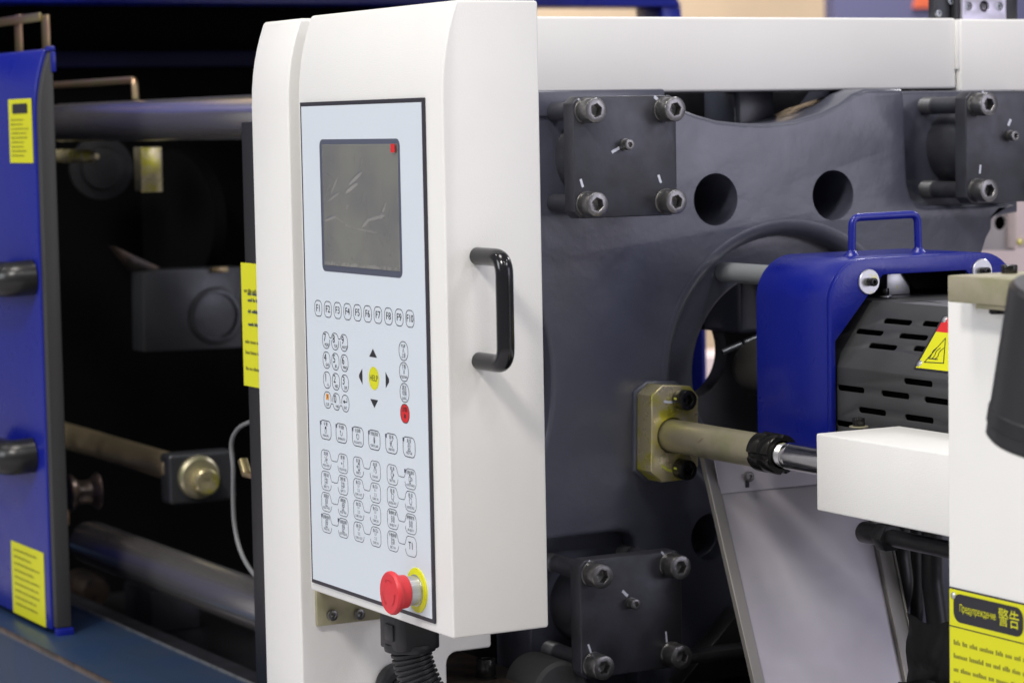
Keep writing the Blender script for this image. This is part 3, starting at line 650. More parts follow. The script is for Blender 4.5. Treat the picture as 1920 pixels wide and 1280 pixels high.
# outer with the upper right pocket notched out of it
out2 = []
for p in outer: out2.append(p)
i_ = out2.index((arch[-1][0]+.018, zt_-.001))
yu = f(1697, 200)[0]
notch = [(yu-.004, zt_-.001), (yu, zt_-.006), (yu+.0015, 1.42), (yu+.004, 1.372), (yu+.009, 1.358), (yu+.018, 1.350), (yu+.03, 1.348), (2.03, 1.348), (2.045, 1.345)]
out2 = out2[:i_+1] + notch + out2[i_+3:]
fweb = plate('front_web', out2, [rec], 0, XF, XF-.05, M['cast'], pt_, bev=.0055, res=4, smooth=50)
def bore(o, holes):
    # drill sharp-edged round holes through a web
    bm = bmesh.new()
    for (y_, z_, r_) in holes:
        bmesh.ops.create_cone(bm, cap_ends=True, segments=48, radius1=r_, radius2=r_, depth=.2, matrix=Matrix.Translation((XF, y_, z_)) @ Matrix.Rotation(R(90), 4, 'Y'))
    me = bpy.data.meshes.new('cut'); bm.to_mesh(me); bm.free(); c = bpy.data.objects.new('cut', me); col.objects.link(c)
    md = o.modifiers.new('bore', 'BOOLEAN'); md.object = c; md.operation = 'DIFFERENCE'; md.solver = 'EXACT'
    dg = bpy.context.evaluated_depsgraph_get(); dg.update()
    me2 = bpy.data.meshes.new_from_object(o.evaluated_get(dg)); o.modifiers.clear(); o.data = me2
    bpy.data.objects.remove(c); finish(me2, 40)
bore(fweb, [(h1[0], h1[1], hr), (h2[0], h2[1], hr*.985), (h3[0], h3[1], .027)])
XB2 = XF-.028
flp = [(.0004, RR+.0140), (.0004, RR+.0122)]+[(.0004-.017*(1-math.cos(R(t))), RR+.0120-.017*math.sin(R(t))) for t in range(6, 91, 7)]+[(-.0300, RR-.005)]
lathe('recess_rim', (XF, ring_c[0], ring_c[1]), flp, M['cast'], pt_, (1, 0, 0), 120)
inner_r = CY-f(1300, 690, XB2)[0]
outB = [(yLo, .77), (yLo, 1.04), (1.352, 1.06), (1.352, 1.47), (arch[0][0], 1.47)] + [(y_, z_-.004) for y_, z_ in arch[2:-1]] + [(yu-.02, 1.482), (2.07, 1.482), (2.07, 1.335), (r1[0]-.01, 1.325), (r4[0]-.008, r4[1]), (r5[0]-.01, r5[1]), (2.02, .98), (2.02, .77)]
sH = .93
def shrink(c): return c
plate('inner_web', outB, [circ(h1[0], h1[1], hr+.0003, 40), circ(h2[0], h2[1], hr*.985+.0003, 40), circ(CY, CZ-.002, inner_r, 72), circ(h3[0], h3[1], .0255, 32)], 0, XB2, XF-.11, M['cast'], pt_, bev=.004, res=2)
# plate at the mould side with the nozzle opening
XN = -2.655
nc = atX(1290, 662, XN)
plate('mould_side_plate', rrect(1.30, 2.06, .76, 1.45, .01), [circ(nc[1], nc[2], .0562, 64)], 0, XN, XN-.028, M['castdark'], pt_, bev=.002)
# ribs seen through the arch
a = atX(1376, 200, XF-.13); b_ = atX(1450, 200, XF-.13)
bx('rib', XF-.30, XF-.125, a[1], b_[1], 1.20, 1.51, M['cast'], pt_, bev=.006, seg=3)
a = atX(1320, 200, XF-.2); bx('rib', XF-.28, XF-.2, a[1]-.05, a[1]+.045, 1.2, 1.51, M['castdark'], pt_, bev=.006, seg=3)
a = atX(1560, 200, XF-.15)
prism('rib', [(a[1]-.045, 1.44), (a[1]+.10, 1.44), (a[1]+.10, 1.51), (a[1]+.02, 1.51)], 0, XF-.2, XF-.12, M['cast'], pt_, bev=.008, seg=3)
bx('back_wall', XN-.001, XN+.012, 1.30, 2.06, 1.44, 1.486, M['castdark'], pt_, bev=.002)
a = f(1150, 168); b_ = f(1244, 181)
bx('top_pad', XF-.06, XF+.004, 1.36, b_[0], b_[1]-.02, 1.4875, M['cast'], pt_, bev=.003)

# ================================================================== TIE BAR CAPS
XC = -2.382
bolt_big = bolt_mesh(.0132, .0205, .0072, .010); bolt_small = bolt_mesh(.0058, .0085, .0032, .004)
def stroke_blob(path, w, t=.0004):
    q = stroke_quads(path, w); return q
def make_cap(cy, cz, label, marks):
    t = thing('tie_bar_cap', label, 'clamp plate', (XC, cy, cz), 'bolted square caps over the tie bar ends')
    hw = .0640
    c_ = .007
    pl = [(cy-hw+c_, cz-hw), (cy+hw-c_, cz-hw), (cy+hw, cz-hw+c_), (cy+hw, cz+hw-c_), (cy+hw-c_, cz+hw), (cy-hw+c_, cz+hw), (cy-hw, cz+hw-c_), (cy-hw, cz-hw+c_)]
    prism('cap_plate', pl, 0, XC-.021, XC, M['oxide'], t, bev=.0013, seg=3)
    for dy in (-.049, .049):
        for dz in (-.049, .049):
            b = link('screw', bolt_big, M['bolt'], t, Vector((XC+.0022, cy+dy, cz+dz))); b.rotation_euler.x = random.uniform(-1, 1)
            lathe('washer', (XC+.0001, cy+dy, cz+dz), [(0, .0138), (.0018, .0138), (.0022, .0133), (.0022, .008)], M['bolt'], b, (1, 0, 0), 32)
            r = cyl('spacer_rod', (XF-.032, cy+dy, cz+dz), (XC-.021, cy+dy, cz+dz), .0098, M['oxide'], t, 24)
            prof = [(0, .0098)]
            for i in range(9): prof += [(.0015+i*.0024, .0104), (.0027+i*.0024, .0097)]
            lathe('thread', (XF-.029, cy+dy, cz+dz), prof+[(.0245, .0099)], M['thread'], r, (1, 0, 0), 24)
    b = link('screw', bolt_small, M['bolt'], t, Vector((XC+.004, cy-.002, cz+.0125)))
    lathe('washer', (XC+.0001, cy-.002, cz+.0125), [(0, .0064), (.0038, .0064), (.0040, .004)], M['bolt'], b, (1, 0, 0), 24)
    lathe('tie_bar_nut', (XF-.031, cy, cz), [(0, .046), (.008, .0475), (.040, .0475), (.048, .044), (.069, .044), (.069, 0)], M['oxide'], t, (1, 0, 0), 56)
    for (y0, z0, y1, z1, w) in marks:
        me = poly_mesh(stroke_quads([(0, 0), ((y1-y0)*.25, (z1-z0)*.25+w*.12), ((y1-y0)*.7, (z1-z0)*.72-w*.1), (y1-y0, z1-z0)], w))
        me.transform(Matrix.Rotation(R(90), 4, 'Z')); link('paint_mark', me, M['mark'], t, Vector((XC+.0005, cy+y0, cz+z0)))
    return t
make_cap(1.457, 1.4155, 'black square bolted cap beside the control panel, under the white beam', [(-.058, .0615, -.054, .0572, .0025), (.036, .0625, .041, .0600, .0035), (-.0175, .0045, -.008, .0095, .0032), (-.0565, -.0225, -.0535, -.031, .0028), (.040, -.0205, .0435, -.029, .0028)])
make_cap(1.456, .9245, 'black square bolted cap at the foot of the platen, below the cylinder bracket', [(-.053, .0635, -.050, .0595, .0022), (.038, .0640, .042, .0605, .0025), (-.012, .0265, -.005, .0205, .0032), (-.0555, -.0265, -.051, -.0385, .0022), (.0425, -.0235, .0437, -.0355, .0022)])
make_cap(1.978, 1.4155, 'black square bolted cap cut off by the right edge of the picture', [(-.041, .064, -.038, .0600, .0025), (-.003, .024, .0005, .0315, .0035), (-.0450, -.0300, -.0440, -.0200, .0025)])

# ================================================================== WHITE BEAM ON TOP
XW = -2.50
a = atX(1010, 31, XW); b_ = atX(1793, 166, XW)
gb = bx('top_beam', XW-.10, XW, a[1]-.12, b_[1], b_[2], a[2], M['white'], bev=.003, seg=3); tag(gb, 'long white rectangular beam above the platen', 'beam')
a = atX(1797, 36, XW+.006); b_ = atX(1920, 171, XW+.006)
tb = thing('machine_cover', 'white cover box beside the long beam end', 'cover', (XW, 2.1, b_[2]))
zc_ = atX(1800, 130, XW)[2]
bx('cover_body', XW-.09, XW+.006, a[1]+.003, 2.45, b_[2], a[2], M['white'], tb, bev=.003, seg=3)
bx('cover_flange', XW-.07, XW+.004, a[1]-.0005, a[1]+.006, zc_, a[2]-.001, M['white'], tb, bev=.001)
# linear guide parts over the cover
lg = thing('guide_carriage', 'aluminium guide block with two screws on the white cover', 'guide block', (XW-.02, 2.13, 1.575))
XA = XW-.03
def fa_(x, y): p = atX(x, y, XA); return p[1], p[2]
p0 = fa_(1805, 34); p1 = fa_(1887, 34); s1_ = fa_(1817, 12); s2_ = fa_(1875, 12); bo = fa_(1846, 12)
plate('guide_block', rrect(p0[0], p1[0], p0[1]-.006, p0[1]+.07, .002), [circ(bo[0], bo[1], .0072, 32), circ(s1_[0], s1_[1], .0052, 24), circ(s2_[0], s2_[1], .0052, 24)], 0, XA, XA-.03, M['alu'], lg, bev=.0006)
sm = bolt_mesh(.0045, .004, .0024, .002)
for s in (s1_, s2_): link('screw', sm, M['steel'], lg, Vector((XA-.006, s[0], s[1])))
lathe('bore_bush', (XA-.025, bo[0], bo[1]), [(0, 0), (0, .0071), (.022, .0071), (.023, .0062), (.004, .006)], M['chrome'], lg, (1, 0, 0), 28)
g1 = fa_(1795, 34); g2 = fa_(1765, 34); g3 = fa_(1912, 34)
bx('side_plate', XA-.04, XA-.004, g1[0], p0[0]-.0005, p0[1]-.006, p0[1]+.07, M['blackplastic'], lg, bev=.001)
bx('side_plate', XA-.04, XA-.004, p1[0]+.0005, g3[0], p0[1]-.006, p0[1]+.07, M['blackplastic'], lg, bev=.001)
eb = bx('end_block', XA-.026, XA-.012, g2[0], g1[0]-.001, p0[1]-.006, p0[1]+.07, M['oxide'], lg, bev=.002)
for (x_, y_) in ((1764+3, 25), (1790, 2)):
    q = fa_(x_+2, y_); link('screw', sm, M['steel'], lg, Vector((XA-.012, q[0], q[1])))

# ================================================================== BLUE BARREL COVER
XV, XVB = -2.20, -2.335
HWc = .1225; ZTc = 1.3065; ZBc = 1.088; RC = .046
bc = thing('barrel_cover', 'glossy blue steel cover over the injection barrel with a lifting handle', 'cover', (XV, CY, ZBc))
def U(hw, zt, r, n=10):
    pts = [(CY-hw, ZBc)]
    pts += [(CY-hw+r+r*math.cos(R(180-90*i/n)), zt-r+r*math.sin(R(180-90*i/n))) for i in range(n+1)]
    pts += [(CY+hw-r+r*math.cos(R(90-90*i/n)), zt-r+r*math.sin(R(90-90*i/n))) for i in range(n+1)]
    pts += [(CY+hw, ZBc)]; return pts
ou = U(HWc, ZTc, RC); inn = U(HWc-.005, ZTc-.005, RC-.005)
prism('shell', ou+inn[::-1], 0, XVB, XV-.0062, M['blue'], bc, bev=.0008, smooth=30)
iy = HWc-.0065; d1 = (.0545, 1.2885); d2 = (iy, 1.2225)
opening = [(CY-d2[0], ZBc), (CY-d2[0], d2[1]), (CY-d1[0], d1[1]), (CY+d1[0], d1[1]), (CY+d2[0], d2[1]), (CY+d2[0], ZBc)]
prism('front_plate', ou+opening[::-1], 0, XV-.006, XV, M['blue'], bc, bev=.0012, seg=2, smooth=30)
prism('shade_plate', inn[:1]+inn[1:], 0, XVB+.004, XVB+.008, M['interior'], bc)  # black plate added to keep the inside of the cover dark
zh = ZTc; ha = atX(1597, 470, -2.255); hb_ = atX(1722, 465, -2.255); hz1 = atX(1650, 406, -2.255)[2]
tube('lift_handle', [(-2.255, ha[1], zh-.002), (-2.255, ha[1]+.001, hz1), (-2.255, hb_[1]-.001, hz1+.001), (-2.255, hb_[1], zh-.002)], .0042, M['blue'], bc, fr=.010, n=18)
for y_ in (ha[1], hb_[1]):
    lathe('weld_bead', (-2.255, y_, zh-.0005), [(0, .0088), (.0016, .0080), (.0035, .0060), (.0060, .0044)], M['blue'], bc, (0, 0, 1), 20, ripple=lambda k, i: random.uniform(-.0006, .0006))
bcap = bolt_mesh(.0044, .009, .0024, .003)
for (x_, y_) in ((1628, 528), (1840, 508)):
    q = atX(x_, y_, XV)
    wsh = lathe('washer', (XV+.0002, q[1], q[2]), [(0, .0131), (.0016, .0131), (.0022, .0125), (.0022, .003)], M['zincblue'], bc, (1, 0, 0), 40)
    link('screw', bcap, M['boltblack'], wsh, Vector((XV+.0023, q[1], q[2])))
# ================================================================== BARREL GUARD (perforated)
GX0, GX1 = -2.325, -1.80; GZ0 = 1.092
bgd = thing('barrel_guard', 'dark grey perforated heat guard around the barrel, with hot surface sticker', 'heat guard', (GX0, CY, 1.0))
gy, gz1 = .112, 1.196; ty, tz = .066, 1.262
def face_slots(name, P0, udir, vdir, ulen, vlen, slots, th=.0018):
    """sheet panel with slots, lying along X (u) and vdir"""
    o = plate(name, [(0, 0), (ulen, 0), (ulen, vlen), (0, vlen)], [slot(cx, cy, L, W) for cx, cy, L, W in slots], 2, 0, -th, M['guard'], bgd, bev=.0003, res=1)
    Mx = Matrix((( *udir, 0), (*vdir, 0), (*Vector(udir).cross(Vector(vdir)), 0), (0, 0, 0, 1))).transposed()
    loc = o.location.copy(); o.data.transform(Matrix.Translation(loc)); o.data.transform(Mx)
    o.location = Vector(P0); return o
UL = GX1-GX0
yL = CY-gy
def uv_side(x, y): p = atY(x, y, yL-.0001); return p[0]-GX0, p[2]-GZ0
vd = Vector((0, gy-ty, tz-gz1)); vl = vd.length; vd.normalize(); nd = Vector((1, 0, 0)).cross(vd)
def uv_slant(x, y):
    d = Vector(ray(x, y)); n = nd; P = Vector((GX0, yL, gz1)); t = n.dot(P-Vector(CAM))/n.dot(d); q = Vector(CAM)+d*t-P; return q.x, q.dot(vd)
SL, SW = .046, .0062
side_sl = []
for (x_, y_) in ((1633, 704.5), (1721, 717), (1595, 729), (1678, 740), (1760, 752), (1635, 771), (1723, 785)): u_, v_ = uv_side(x_, y_); side_sl.append((u_, v_, SL, SW))
du = side_sl[1][0]-side_sl[0][0]
for s in list(side_sl[:2]) + list(side_sl[2:4]): side_sl.append((s[0]+2*du, s[1], SL, SW))
for k in range(4): side_sl.append((side_sl[5][0]+du*(k-.5), side_sl[5][1]-.017, SL, SW))
_k = []
for s in side_sl:
    if all(abs(s[0]-t[0]) > SL*1.05 or abs(s[1]-t[1]) > SW*1.3 for t in _k): _k.append(s)
side_sl = [s for s in _k if .03 < s[0] < UL-.03 and .006 < s[1] < gz1-GZ0-.006]
face_slots('side_panel', (GX0, yL, GZ0), Vector((1, 0, 0)), Vector((0, 0, 1)), UL, gz1-GZ0, side_sl)
sl2 = []
for (x_, y_) in ((1683, 603), (1630, 622.5), (1712.5, 631), (1655, 649.5), (1757, 608), (1740, 655), (1800, 640)): u_, v_ = uv_slant(x_, y_); sl2.append((u_, v_, SL, SW))
sl2 = [s for s in sl2 if .03 < s[0] < UL-.03 and .008 < s[1] < vl-.006]
face_slots('slant_panel', (GX0, yL, gz1), Vector((1, 0, 0)), vd, UL, vl, sl2)
tsl = [(.10+.075*i, .030, SL, SW) for i in range(6)]
face_slots('top_panel', (GX0, CY-ty, tz), Vector((1, 0, 0)), Vector((0, 1, 0)), UL, 2*ty, tsl)
bx('far_panel', GX0, GX1, CY+gy-.002, CY+gy, GZ0, gz1, M['guard'], bgd, bev=.0003)
prism('shade_core', [(CY-gy+.010, GZ0+.002), (CY-gy+.010, gz1-.004), (CY-ty+.004, tz-.010), (CY+ty-.004, tz-.010), (CY+gy-.010, gz1-.004), (CY+gy-.010, GZ0+.002)], 0, GX0+.002, GX1-.002, M['interior'], bgd)  # black core added so the slots look dark
# hot surface sticker on the slanted panel
def sticker_hot():
    off = nd*(-.0008) if nd.dot(Vector(CAM)-Vector((GX0, yL, gz1))) < 0 else nd*.0008
    def W3(u_, v_, k=1.0): return Vector((GX0+u_, yL, gz1))+vd*v_+off*k
    def uvp(*q): return uv_slant(*q)
    A = uvp(1713, 692); B = uvp(1769, 593)
    p = [A, B, (B[0]+.05, B[1]), (A[0]+.13, A[1])]
    def mk(name, polys, m, k, parent):
        c = W3(p[0][0]+.03, p[0][1]+.02, k); bm = bmesh.new()
        for q in polys: bm.faces.new([bm.verts.new(W3(a, b, k)-c) for a, b in q])
        me = bpy.data.meshes.new('mesh'); bm.to_mesh(me); bm.free(); return link(name, me, M[m], parent, c)
    base = mk('warning_sticker', [p], 'ink', 1.0, bgd)
    e = .0016; vR = A[1]+(B[1]-A[1])*.70
    def xl(v): return A[0]+(B[0]-A[0])*(v-A[1])/(B[1]-A[1])
    def xr(v): return p[3][0]+(p[2][0]-p[3][0])*(v-A[1])/(B[1]-A[1])
    v0 = A[1]+e; v1 = B[1]-e
    mk('yellow_field', [[(xl(v0)+2.2*e, v0), (xr(v0)-2*e, v0), (xr(vR)-2*e, vR), (xl(vR)+2.2*e, vR)]], 'yellow', 1.5, base)
    mk('red_field', [[(xl(vR)+2.2*e, vR), (xr(vR)-2*e, vR), (xr(v1)-2*e, v1), (xl(v1)+2.2*e, v1)]], 'redprint', 1.5, base)
    t = [uvp(1735, 680), uvp(1775, 632), uvp(1771, 682)]
    t[1] = (t[1][0]+.001, t[1][1]-.002)
    mk('triangle', stroke_quads(t, .0019, True), 'ink', 2.0, base)
    s0_ = uvp(1757, 662)
    for k in range(3):
        cx = s0_[0]+(k-1)*.0052
        mk('heat_wave', stroke_quads([(cx-.002+.0013*math.sin(i*1.0)+i*.0006, s0_[1]-.0075+i*.0019) for i in range(8)], .0009), 'ink', 2.0, base)
    l0 = uvp(1743, 673); l1 = uvp(1760, 675); mk('baseline', stroke_quads([l0, l1], .0010), 'ink', 2.0, base)
    for q in ((1769, 600), (1722, 682)):
        u_, v_ = uvp(*q); c = W3(u_+.003, v_, 1.2)
        lathe('rivet', c, [(0, .0038), (.0008, .0034), (.0014, .002), (.0016, 0)], M['zincblue'], base, nd if nd.dot(off) > 0 else -nd, 16)
sticker_hot()
q = atZ(1657, 556, tz+.0005)
cs_ = bolt_mesh(.0058, .0075, .003, .004); cs_.transform(Matrix.Rotation(R(-90), 4, 'Y'))
sc_ = link('screw', cs_, M['boltblack'], bgd, Vector((q[0], q[1], tz+.0022)))
lathe('washer', (q[0], q[1], tz+.0003), [(0, .0082), (.0012, .0082), (.0016, .0076), (.0016, .004)], M['zincblue'], sc_, (0, 0, 1), 24)
zb_ = thing('hopper_bracket', 'small pale zinc block with yellow stain under the blue cover', 'bracket', (q[0]-.03, q[1], tz))
qa = atX(1664, 520, q[0]-.012); qb = atX(1705, 556, q[0]-.012)
bx('bracket_block', q[0]-.035, q[0]-.012, qa[1]-.0005, qb[1]+.001, tz+.0005, tz+.032, M['zincblue'], zb_, bev=.001)
prism('shade_sheet', [(qa[1]+.012, tz+.033), (qb[1]+.004, tz+.006), (qb[1]+.06, tz+.006), (qb[1]+.06, tz+.033)], 0, q[0]-.011, q[0]-.008, M['interior'], zb_)  # black sheet put in for the dark inside of the cover
# barrel, nozzle and guide rod
br = thing('injection_barrel', 'dark steel barrel nose with small screws between platen and blue cover', 'barrel', (XVB, CY, CZ))
lathe('barrel_body', (-2.530, CY, CZ-.001), [(0, 0), (0, .023), (.003, .0265), (.014, .029), (.020, .0335), (.20, .035), (.80, .035)], M['barrel'], br, (1, 0, 0), 56)
for (x_, y_, X_) in ((1372, 655, -2.545), (1414, 637, -2.520)):
    q = atX(x_, y_, X_); cyl('grub_screw', (X_-.004, q[1]-.011, q[2]-.003), (X_+.002, q[1]+.013, q[2]+.006), .0036, M['steel'], br, 16)
gr = atX(1362, 510, XB2+.004)
grd = cyl('guide_rod', (XB2-.001, gr[1]-.002, gr[2]), (XVB+.01, gr[1]-.002, gr[2]), .0112, M['rodsteel'], None, 32, .002); tag(grd, 'short grey steel rod between platen ring and blue cover', 'rod')

# ================================================================== CYLINDER BRACKET AND ROD
XK = -2.415
kb = thing('cylinder_bracket', 'yellow zinc plated octagonal bracket with two black screws', 'bracket', (XK, 1.535, 1.11))
oc = [f(*q, XK) for q in ((1222, 742), (1242, 722), (1295, 724), (1309, 742), (1309, 873), (1283, 899), (1242, 904), (1221, 884))]
RY, RZ = 1.532, 1.109; RRd = .0180
plate('bracket_plate', oc, [circ(RY, RZ, RRd+.0014, 48)], 0, XK, XK-.030, M['zinc'], kb, bev=.0010)
cyo = sum(p[0] for p in oc)/8; czo = sum(p[1] for p in oc)/8
plate('seat_pad', [(cyo+(a-cyo)*1.11, czo+(b-czo)*1.06) for a, b in oc], [circ(RY, RZ, RRd, 40)], 0, XF+.0045, XF-.012, M['cast'], pt_, bev=.004, res=3)
bkm = bolt_mesh(.0112, .017, .0062, .009)
for (x_, y_, m_, pth) in ((1283, 748, 'mark', None), (1283, 878, 'ymark', None)):
    q = f(x_-8, y_, XK); b = link('screw', bkm, M['boltblack'], kb, Vector((XK+.0006, q[0], q[1])))
    s0_ = f(1244 if m_ == 'mark' else 1240, y_+4 if m_ == 'mark' else y_-6, XK); s1_ = f(1264, y_+6, XK)
    me = poly_mesh(stroke_quads([(0, 0), ((s1_[0]-s0_[0])*.5, (s1_[1]-s0_[1])*.7), (s1_[0]-s0_[0], s1_[1]-s0_[1])], .0028)); me.transform(Matrix.Rotation(R(90), 4, 'Z'))
    link('paint_mark', me, M[m_], kb, Vector((XK+.0006, s0_[0], s0_[1])))
    me = poly_mesh([rrect(-.003, .003, -.0012, .0012, .0008, 3)]); me.transform(Matrix.Rotation(R(180), 4, 'Z')); 
    link('paint_mark', me, M['ymark'], b, Vector((XK+.008, q[0]-.0113, q[1]+.002)))
pr_ = thing('carriage_cylinder', 'olive zinc sleeve with black slotted nut and chrome rod', 'cylinder', (XK, RY, RZ))
xn0 = atY(1402, 843, RY-.018)[0]; xn1 = atY(1440, 850, RY-.018)[0]
lathe('sleeve', (XK-.032, RY, RZ), [(0, .017), (.004, RRd), (xn0-XK+.034, RRd)], M['zincdull'], pr_, (1, 0, 0), 56)
sa = atY(1307, 806, RY-RRd)
me_ = poly_mesh(stroke_quads([(-.0055, -.003), (.0055, .003)], .0008)); link('scribe_mark', me_, M['copper'], pr_, Vector((sa[0]+.006, RY-RRd*.995-.0002, RZ+.004)))
bm = bmesh.new(); ns = 72
def nutprof(i):
    ph = (i % 18)/18; return .0022 if ph < .16 else 0
L_ = xn1-xn0
nut = lathe('slotted_nut', (xn0, RY, RZ), [(0, .017), (0, .0200), (.0010, .0210), (L_*.40, .0210), (L_*.44, .0202), (L_*.52, .0202), (L_*.56, .0210), (L_-.0015, .0210), (L_, .0200), (L_, .0145), (L_-.004, .0138)], M['boltblack'], pr_, (1, 0, 0), 72, ripple=lambda k, i: (-.0026 if (1 <= k <= 8 and nutprof(i)) else 0))
lathe('thread_stub', (xn1-.012, RY, RZ), [(0, .0115), (.012, .0115)]+[(.012+.0012*i, .0115+(.0009 if i % 2 else 0)) for i in range(8)]+[(.0225, .0105)], M['zincblue'], pr_, (1, 0, 0), 40)
lathe('piston_rod', (xn1+.009, RY, RZ), [(0, 0), (0, .0100), (.003, .0140), (.0105, .0140), (.011, .0137), (.0112, .0146), (.12, .0146), (.12, 0)], M['chrome'], pr_, (1, 0, 0), 48)

# ================================================================== CARRIAGE ARM AND POST (right foreground)
YA = 1.482
a0 = atY(1530, 812, YA); a1 = atY(1530, 956, YA); ab = atZ(1656, 795, a0[2])
am = thing('carriage_box', 'white box arm of the injection carriage', 'arm', (a0[0], YA, a1[2]))
bx('arm_box', a0[0], -1.70, YA, ab[1]+.004, a1[2], a0[2], M['white'], am, bev=.0018, seg=3)
q = atZ(1607, 801, a0[2]); cs2 = bolt_mesh(.0062, .008, .003, .004); cs2.transform(Matrix.Rotation(R(-90), 4, 'Y'))
s_ = link('screw', cs2, M['boltblack'], am, Vector((q[0], q[1]+.002, a0[2]+.0014)))
lathe('washer', (q[0], q[1]+.002, a0[2]+.0003), [(0, .0095), (.0008, .0095), (.0011, .009), (.0011, .004)], M['zincdull'], s_, (0, 0, 1), 24)
YQ = 1.42
z1 = atY(1777, 562, YQ)[2]; xq = atY(1777, 800, YQ)[0]
cpst = thing('carriage_post', 'white upright of the injection carriage with yellow warning plate', 'post', (xq, YQ, .6))
bx('post_box', xq, xq+.42, YQ, YQ+.05, .70, z1, M['white'], cpst, bev=.002, seg=3)
# warning plate
w0 = atY(1781, 1098, YQ); w1 = atY(1781, 1300, YQ)
WX0, WZ1 = w0[0], w0[2]; WXL = .20; WZL = .16
wp = bx('warning_plate', WX0, WX0+WXL, YQ-.0014, YQ-.0002, WZ1-WZL, WZ1, M['border'], cpst, bev=.0003, seg=1)
bx('yellow_field', WX0+.0016, WX0+WXL-.0016, YQ-.0018, YQ-.0013, WZ1-WZL+.0016, WZ1-.0016, M['yellow'], wp, bev=.0001, seg=1)
def fl_ink(name, polys, m, y, parent):
    xs = [p[0] for q in polys for p in q]; zs = [p[1] for q in polys for p in q]; c = ((min(xs)+max(xs))/2, (min(zs)+max(zs))/2)
    return link(name, poly_mesh([[(x-c[0], z-c[1]) for x, z in q] for q in polys]), M[m], parent, Vector((c[0], y, c[1])))
hd0 = atY(1791, 1128, YQ); hx0, hx1 = hd0[0], atY(1922, 1150, YQ)[0]; hzc = hd0[2]-.004
hd = fl_ink('header', [rrect(hx0, hx1, hzc-.0125, hzc+.0125, .009)], 'ink', YQ-.0020, wp)
t_ = merge([(text_mesh('Предупреждение', .0092, .62), -.0135, 0), (text_mesh('警告', .0165, .85), (hx1-hx0)/2-.0185, 0)])
link('header_text', t_, M['yellow'], wp, Vector(((hx0+hx1)/2, YQ-.0022, hzc)))
fl_ink('rule_line', [[(WX0+.0016, hzc-.0175), (WX0+WXL, hzc-.0175), (WX0+WXL, hzc-.0165), (WX0+.0016, hzc-.0165)]], 'ink', YQ-.0020, wp)
def textlike(x0, x1, z, h):
    q = []; x = x0
    while x < x1:
        for k in range(random.randint(3, 8)):
            w = h*random.uniform(.28, .5); hh = h*random.choice((.62, .68, .72, 1.0)); q.append([(x, z-h*.4), (x+w, z-h*.4), (x+w, z-h*.4+hh), (x, z-h*.4+hh)]); x += w+h*.14
            if x > x1: break
        x += h*.6
    return q
M['greytext'] = mat('fine_dark_print', (0.20, 0.20, 0.02), 0.5)
for i, (x_, ln) in enumerate(((0, .115), (0, .095), (0, .103), (0, .112), (0, .125), (0, .040))):
    zz = hzc-.031-i*.0118; fl_ink('print_line', textlike(hx0, hx0+ln, zz, .0044), 'greytext', YQ-.0020, wp)
for ln, dz in ((.07, .106), (.11, .118)):
    fl_ink('print_line', textlike(hx0+.006, hx0+ln, hzc-dz, .0062), 'greytext', YQ-.0020, wp)
lathe('rivet', (WX0+.007, YQ-.0014, WZ1-.007), [(0, .0034), (.001, .003), (.0018, .0015), (.002, 0)], M['zincblue'], wp, (0, -1, 0), 16)
# zinc plate on the post
YZ = 1.395
zp0 = atY(1776, 516, YZ); zp1 = atY(1776, 566, YZ)
zp = thing('carriage_plate', 'thick brownish zinc plate lying on the white upright', 'plate', (zp0[0], YZ, zp1[2]))
bx('plate', zp0[0], zp0[0]+.40, YZ, YZ+.10, zp1[2], zp0[2], M['zincdull'], zp, bev=.0015)
q = atZ(1889, 512, zp0[2]); cs3 = bolt_mesh(.007, .007, .0035, .004); cs3.transform(Matrix.Rotation(R(-90), 4, 'Y'))
link('screw', cs3, M['boltblack'], zp, Vector((q[0], q[1]+.002, zp0[2])))
q = atY(1871, 578, YZ+.012); cyl('stud', (q[0], YZ+.012, zp1[2]+.001), (q[0], YZ+.012, zp1[2]-.008), .0075, M['boltblack'], zp, 20)
ZX = q[0]
bx('shim', atY(1840, 570, YZ+.01)[0], zp0[0]+.38, YZ+.004, YZ+.05, zp1[2]-.004, zp1[2]-.0003, M['zincdull'], zp, bev=.0006)
# black drive cylinder in the foreground
m0 = atY(1862, 842, 1.30); m1 = atY(1900, 560, 1.30)
ax0 = Vector((m0[0]+.067, 1.30, m0[2]+.010)); ax1 = Vector((m1[0]+.072, 1.30, m1[2]+.01))
mt = thing('drive_motor', 'black cylindrical motor at the right edge in front of the white upright', 'motor', ax0)
dm = (ax1-ax0); Lm = dm.length
lathe('motor_body', ax0, [(0, 0), (0, .046), (.003, .049), (Lm*.5, .0495), (Lm-.004, .0495), (Lm, .046), (Lm, 0)], M['blackplastic'], mt, dm, 56)
lathe('motor_band', ax0+dm*.10, [(0, .0494), (.001, .0502), (.012, .0502), (.013, .0494)], M['black'], mt, dm, 56)

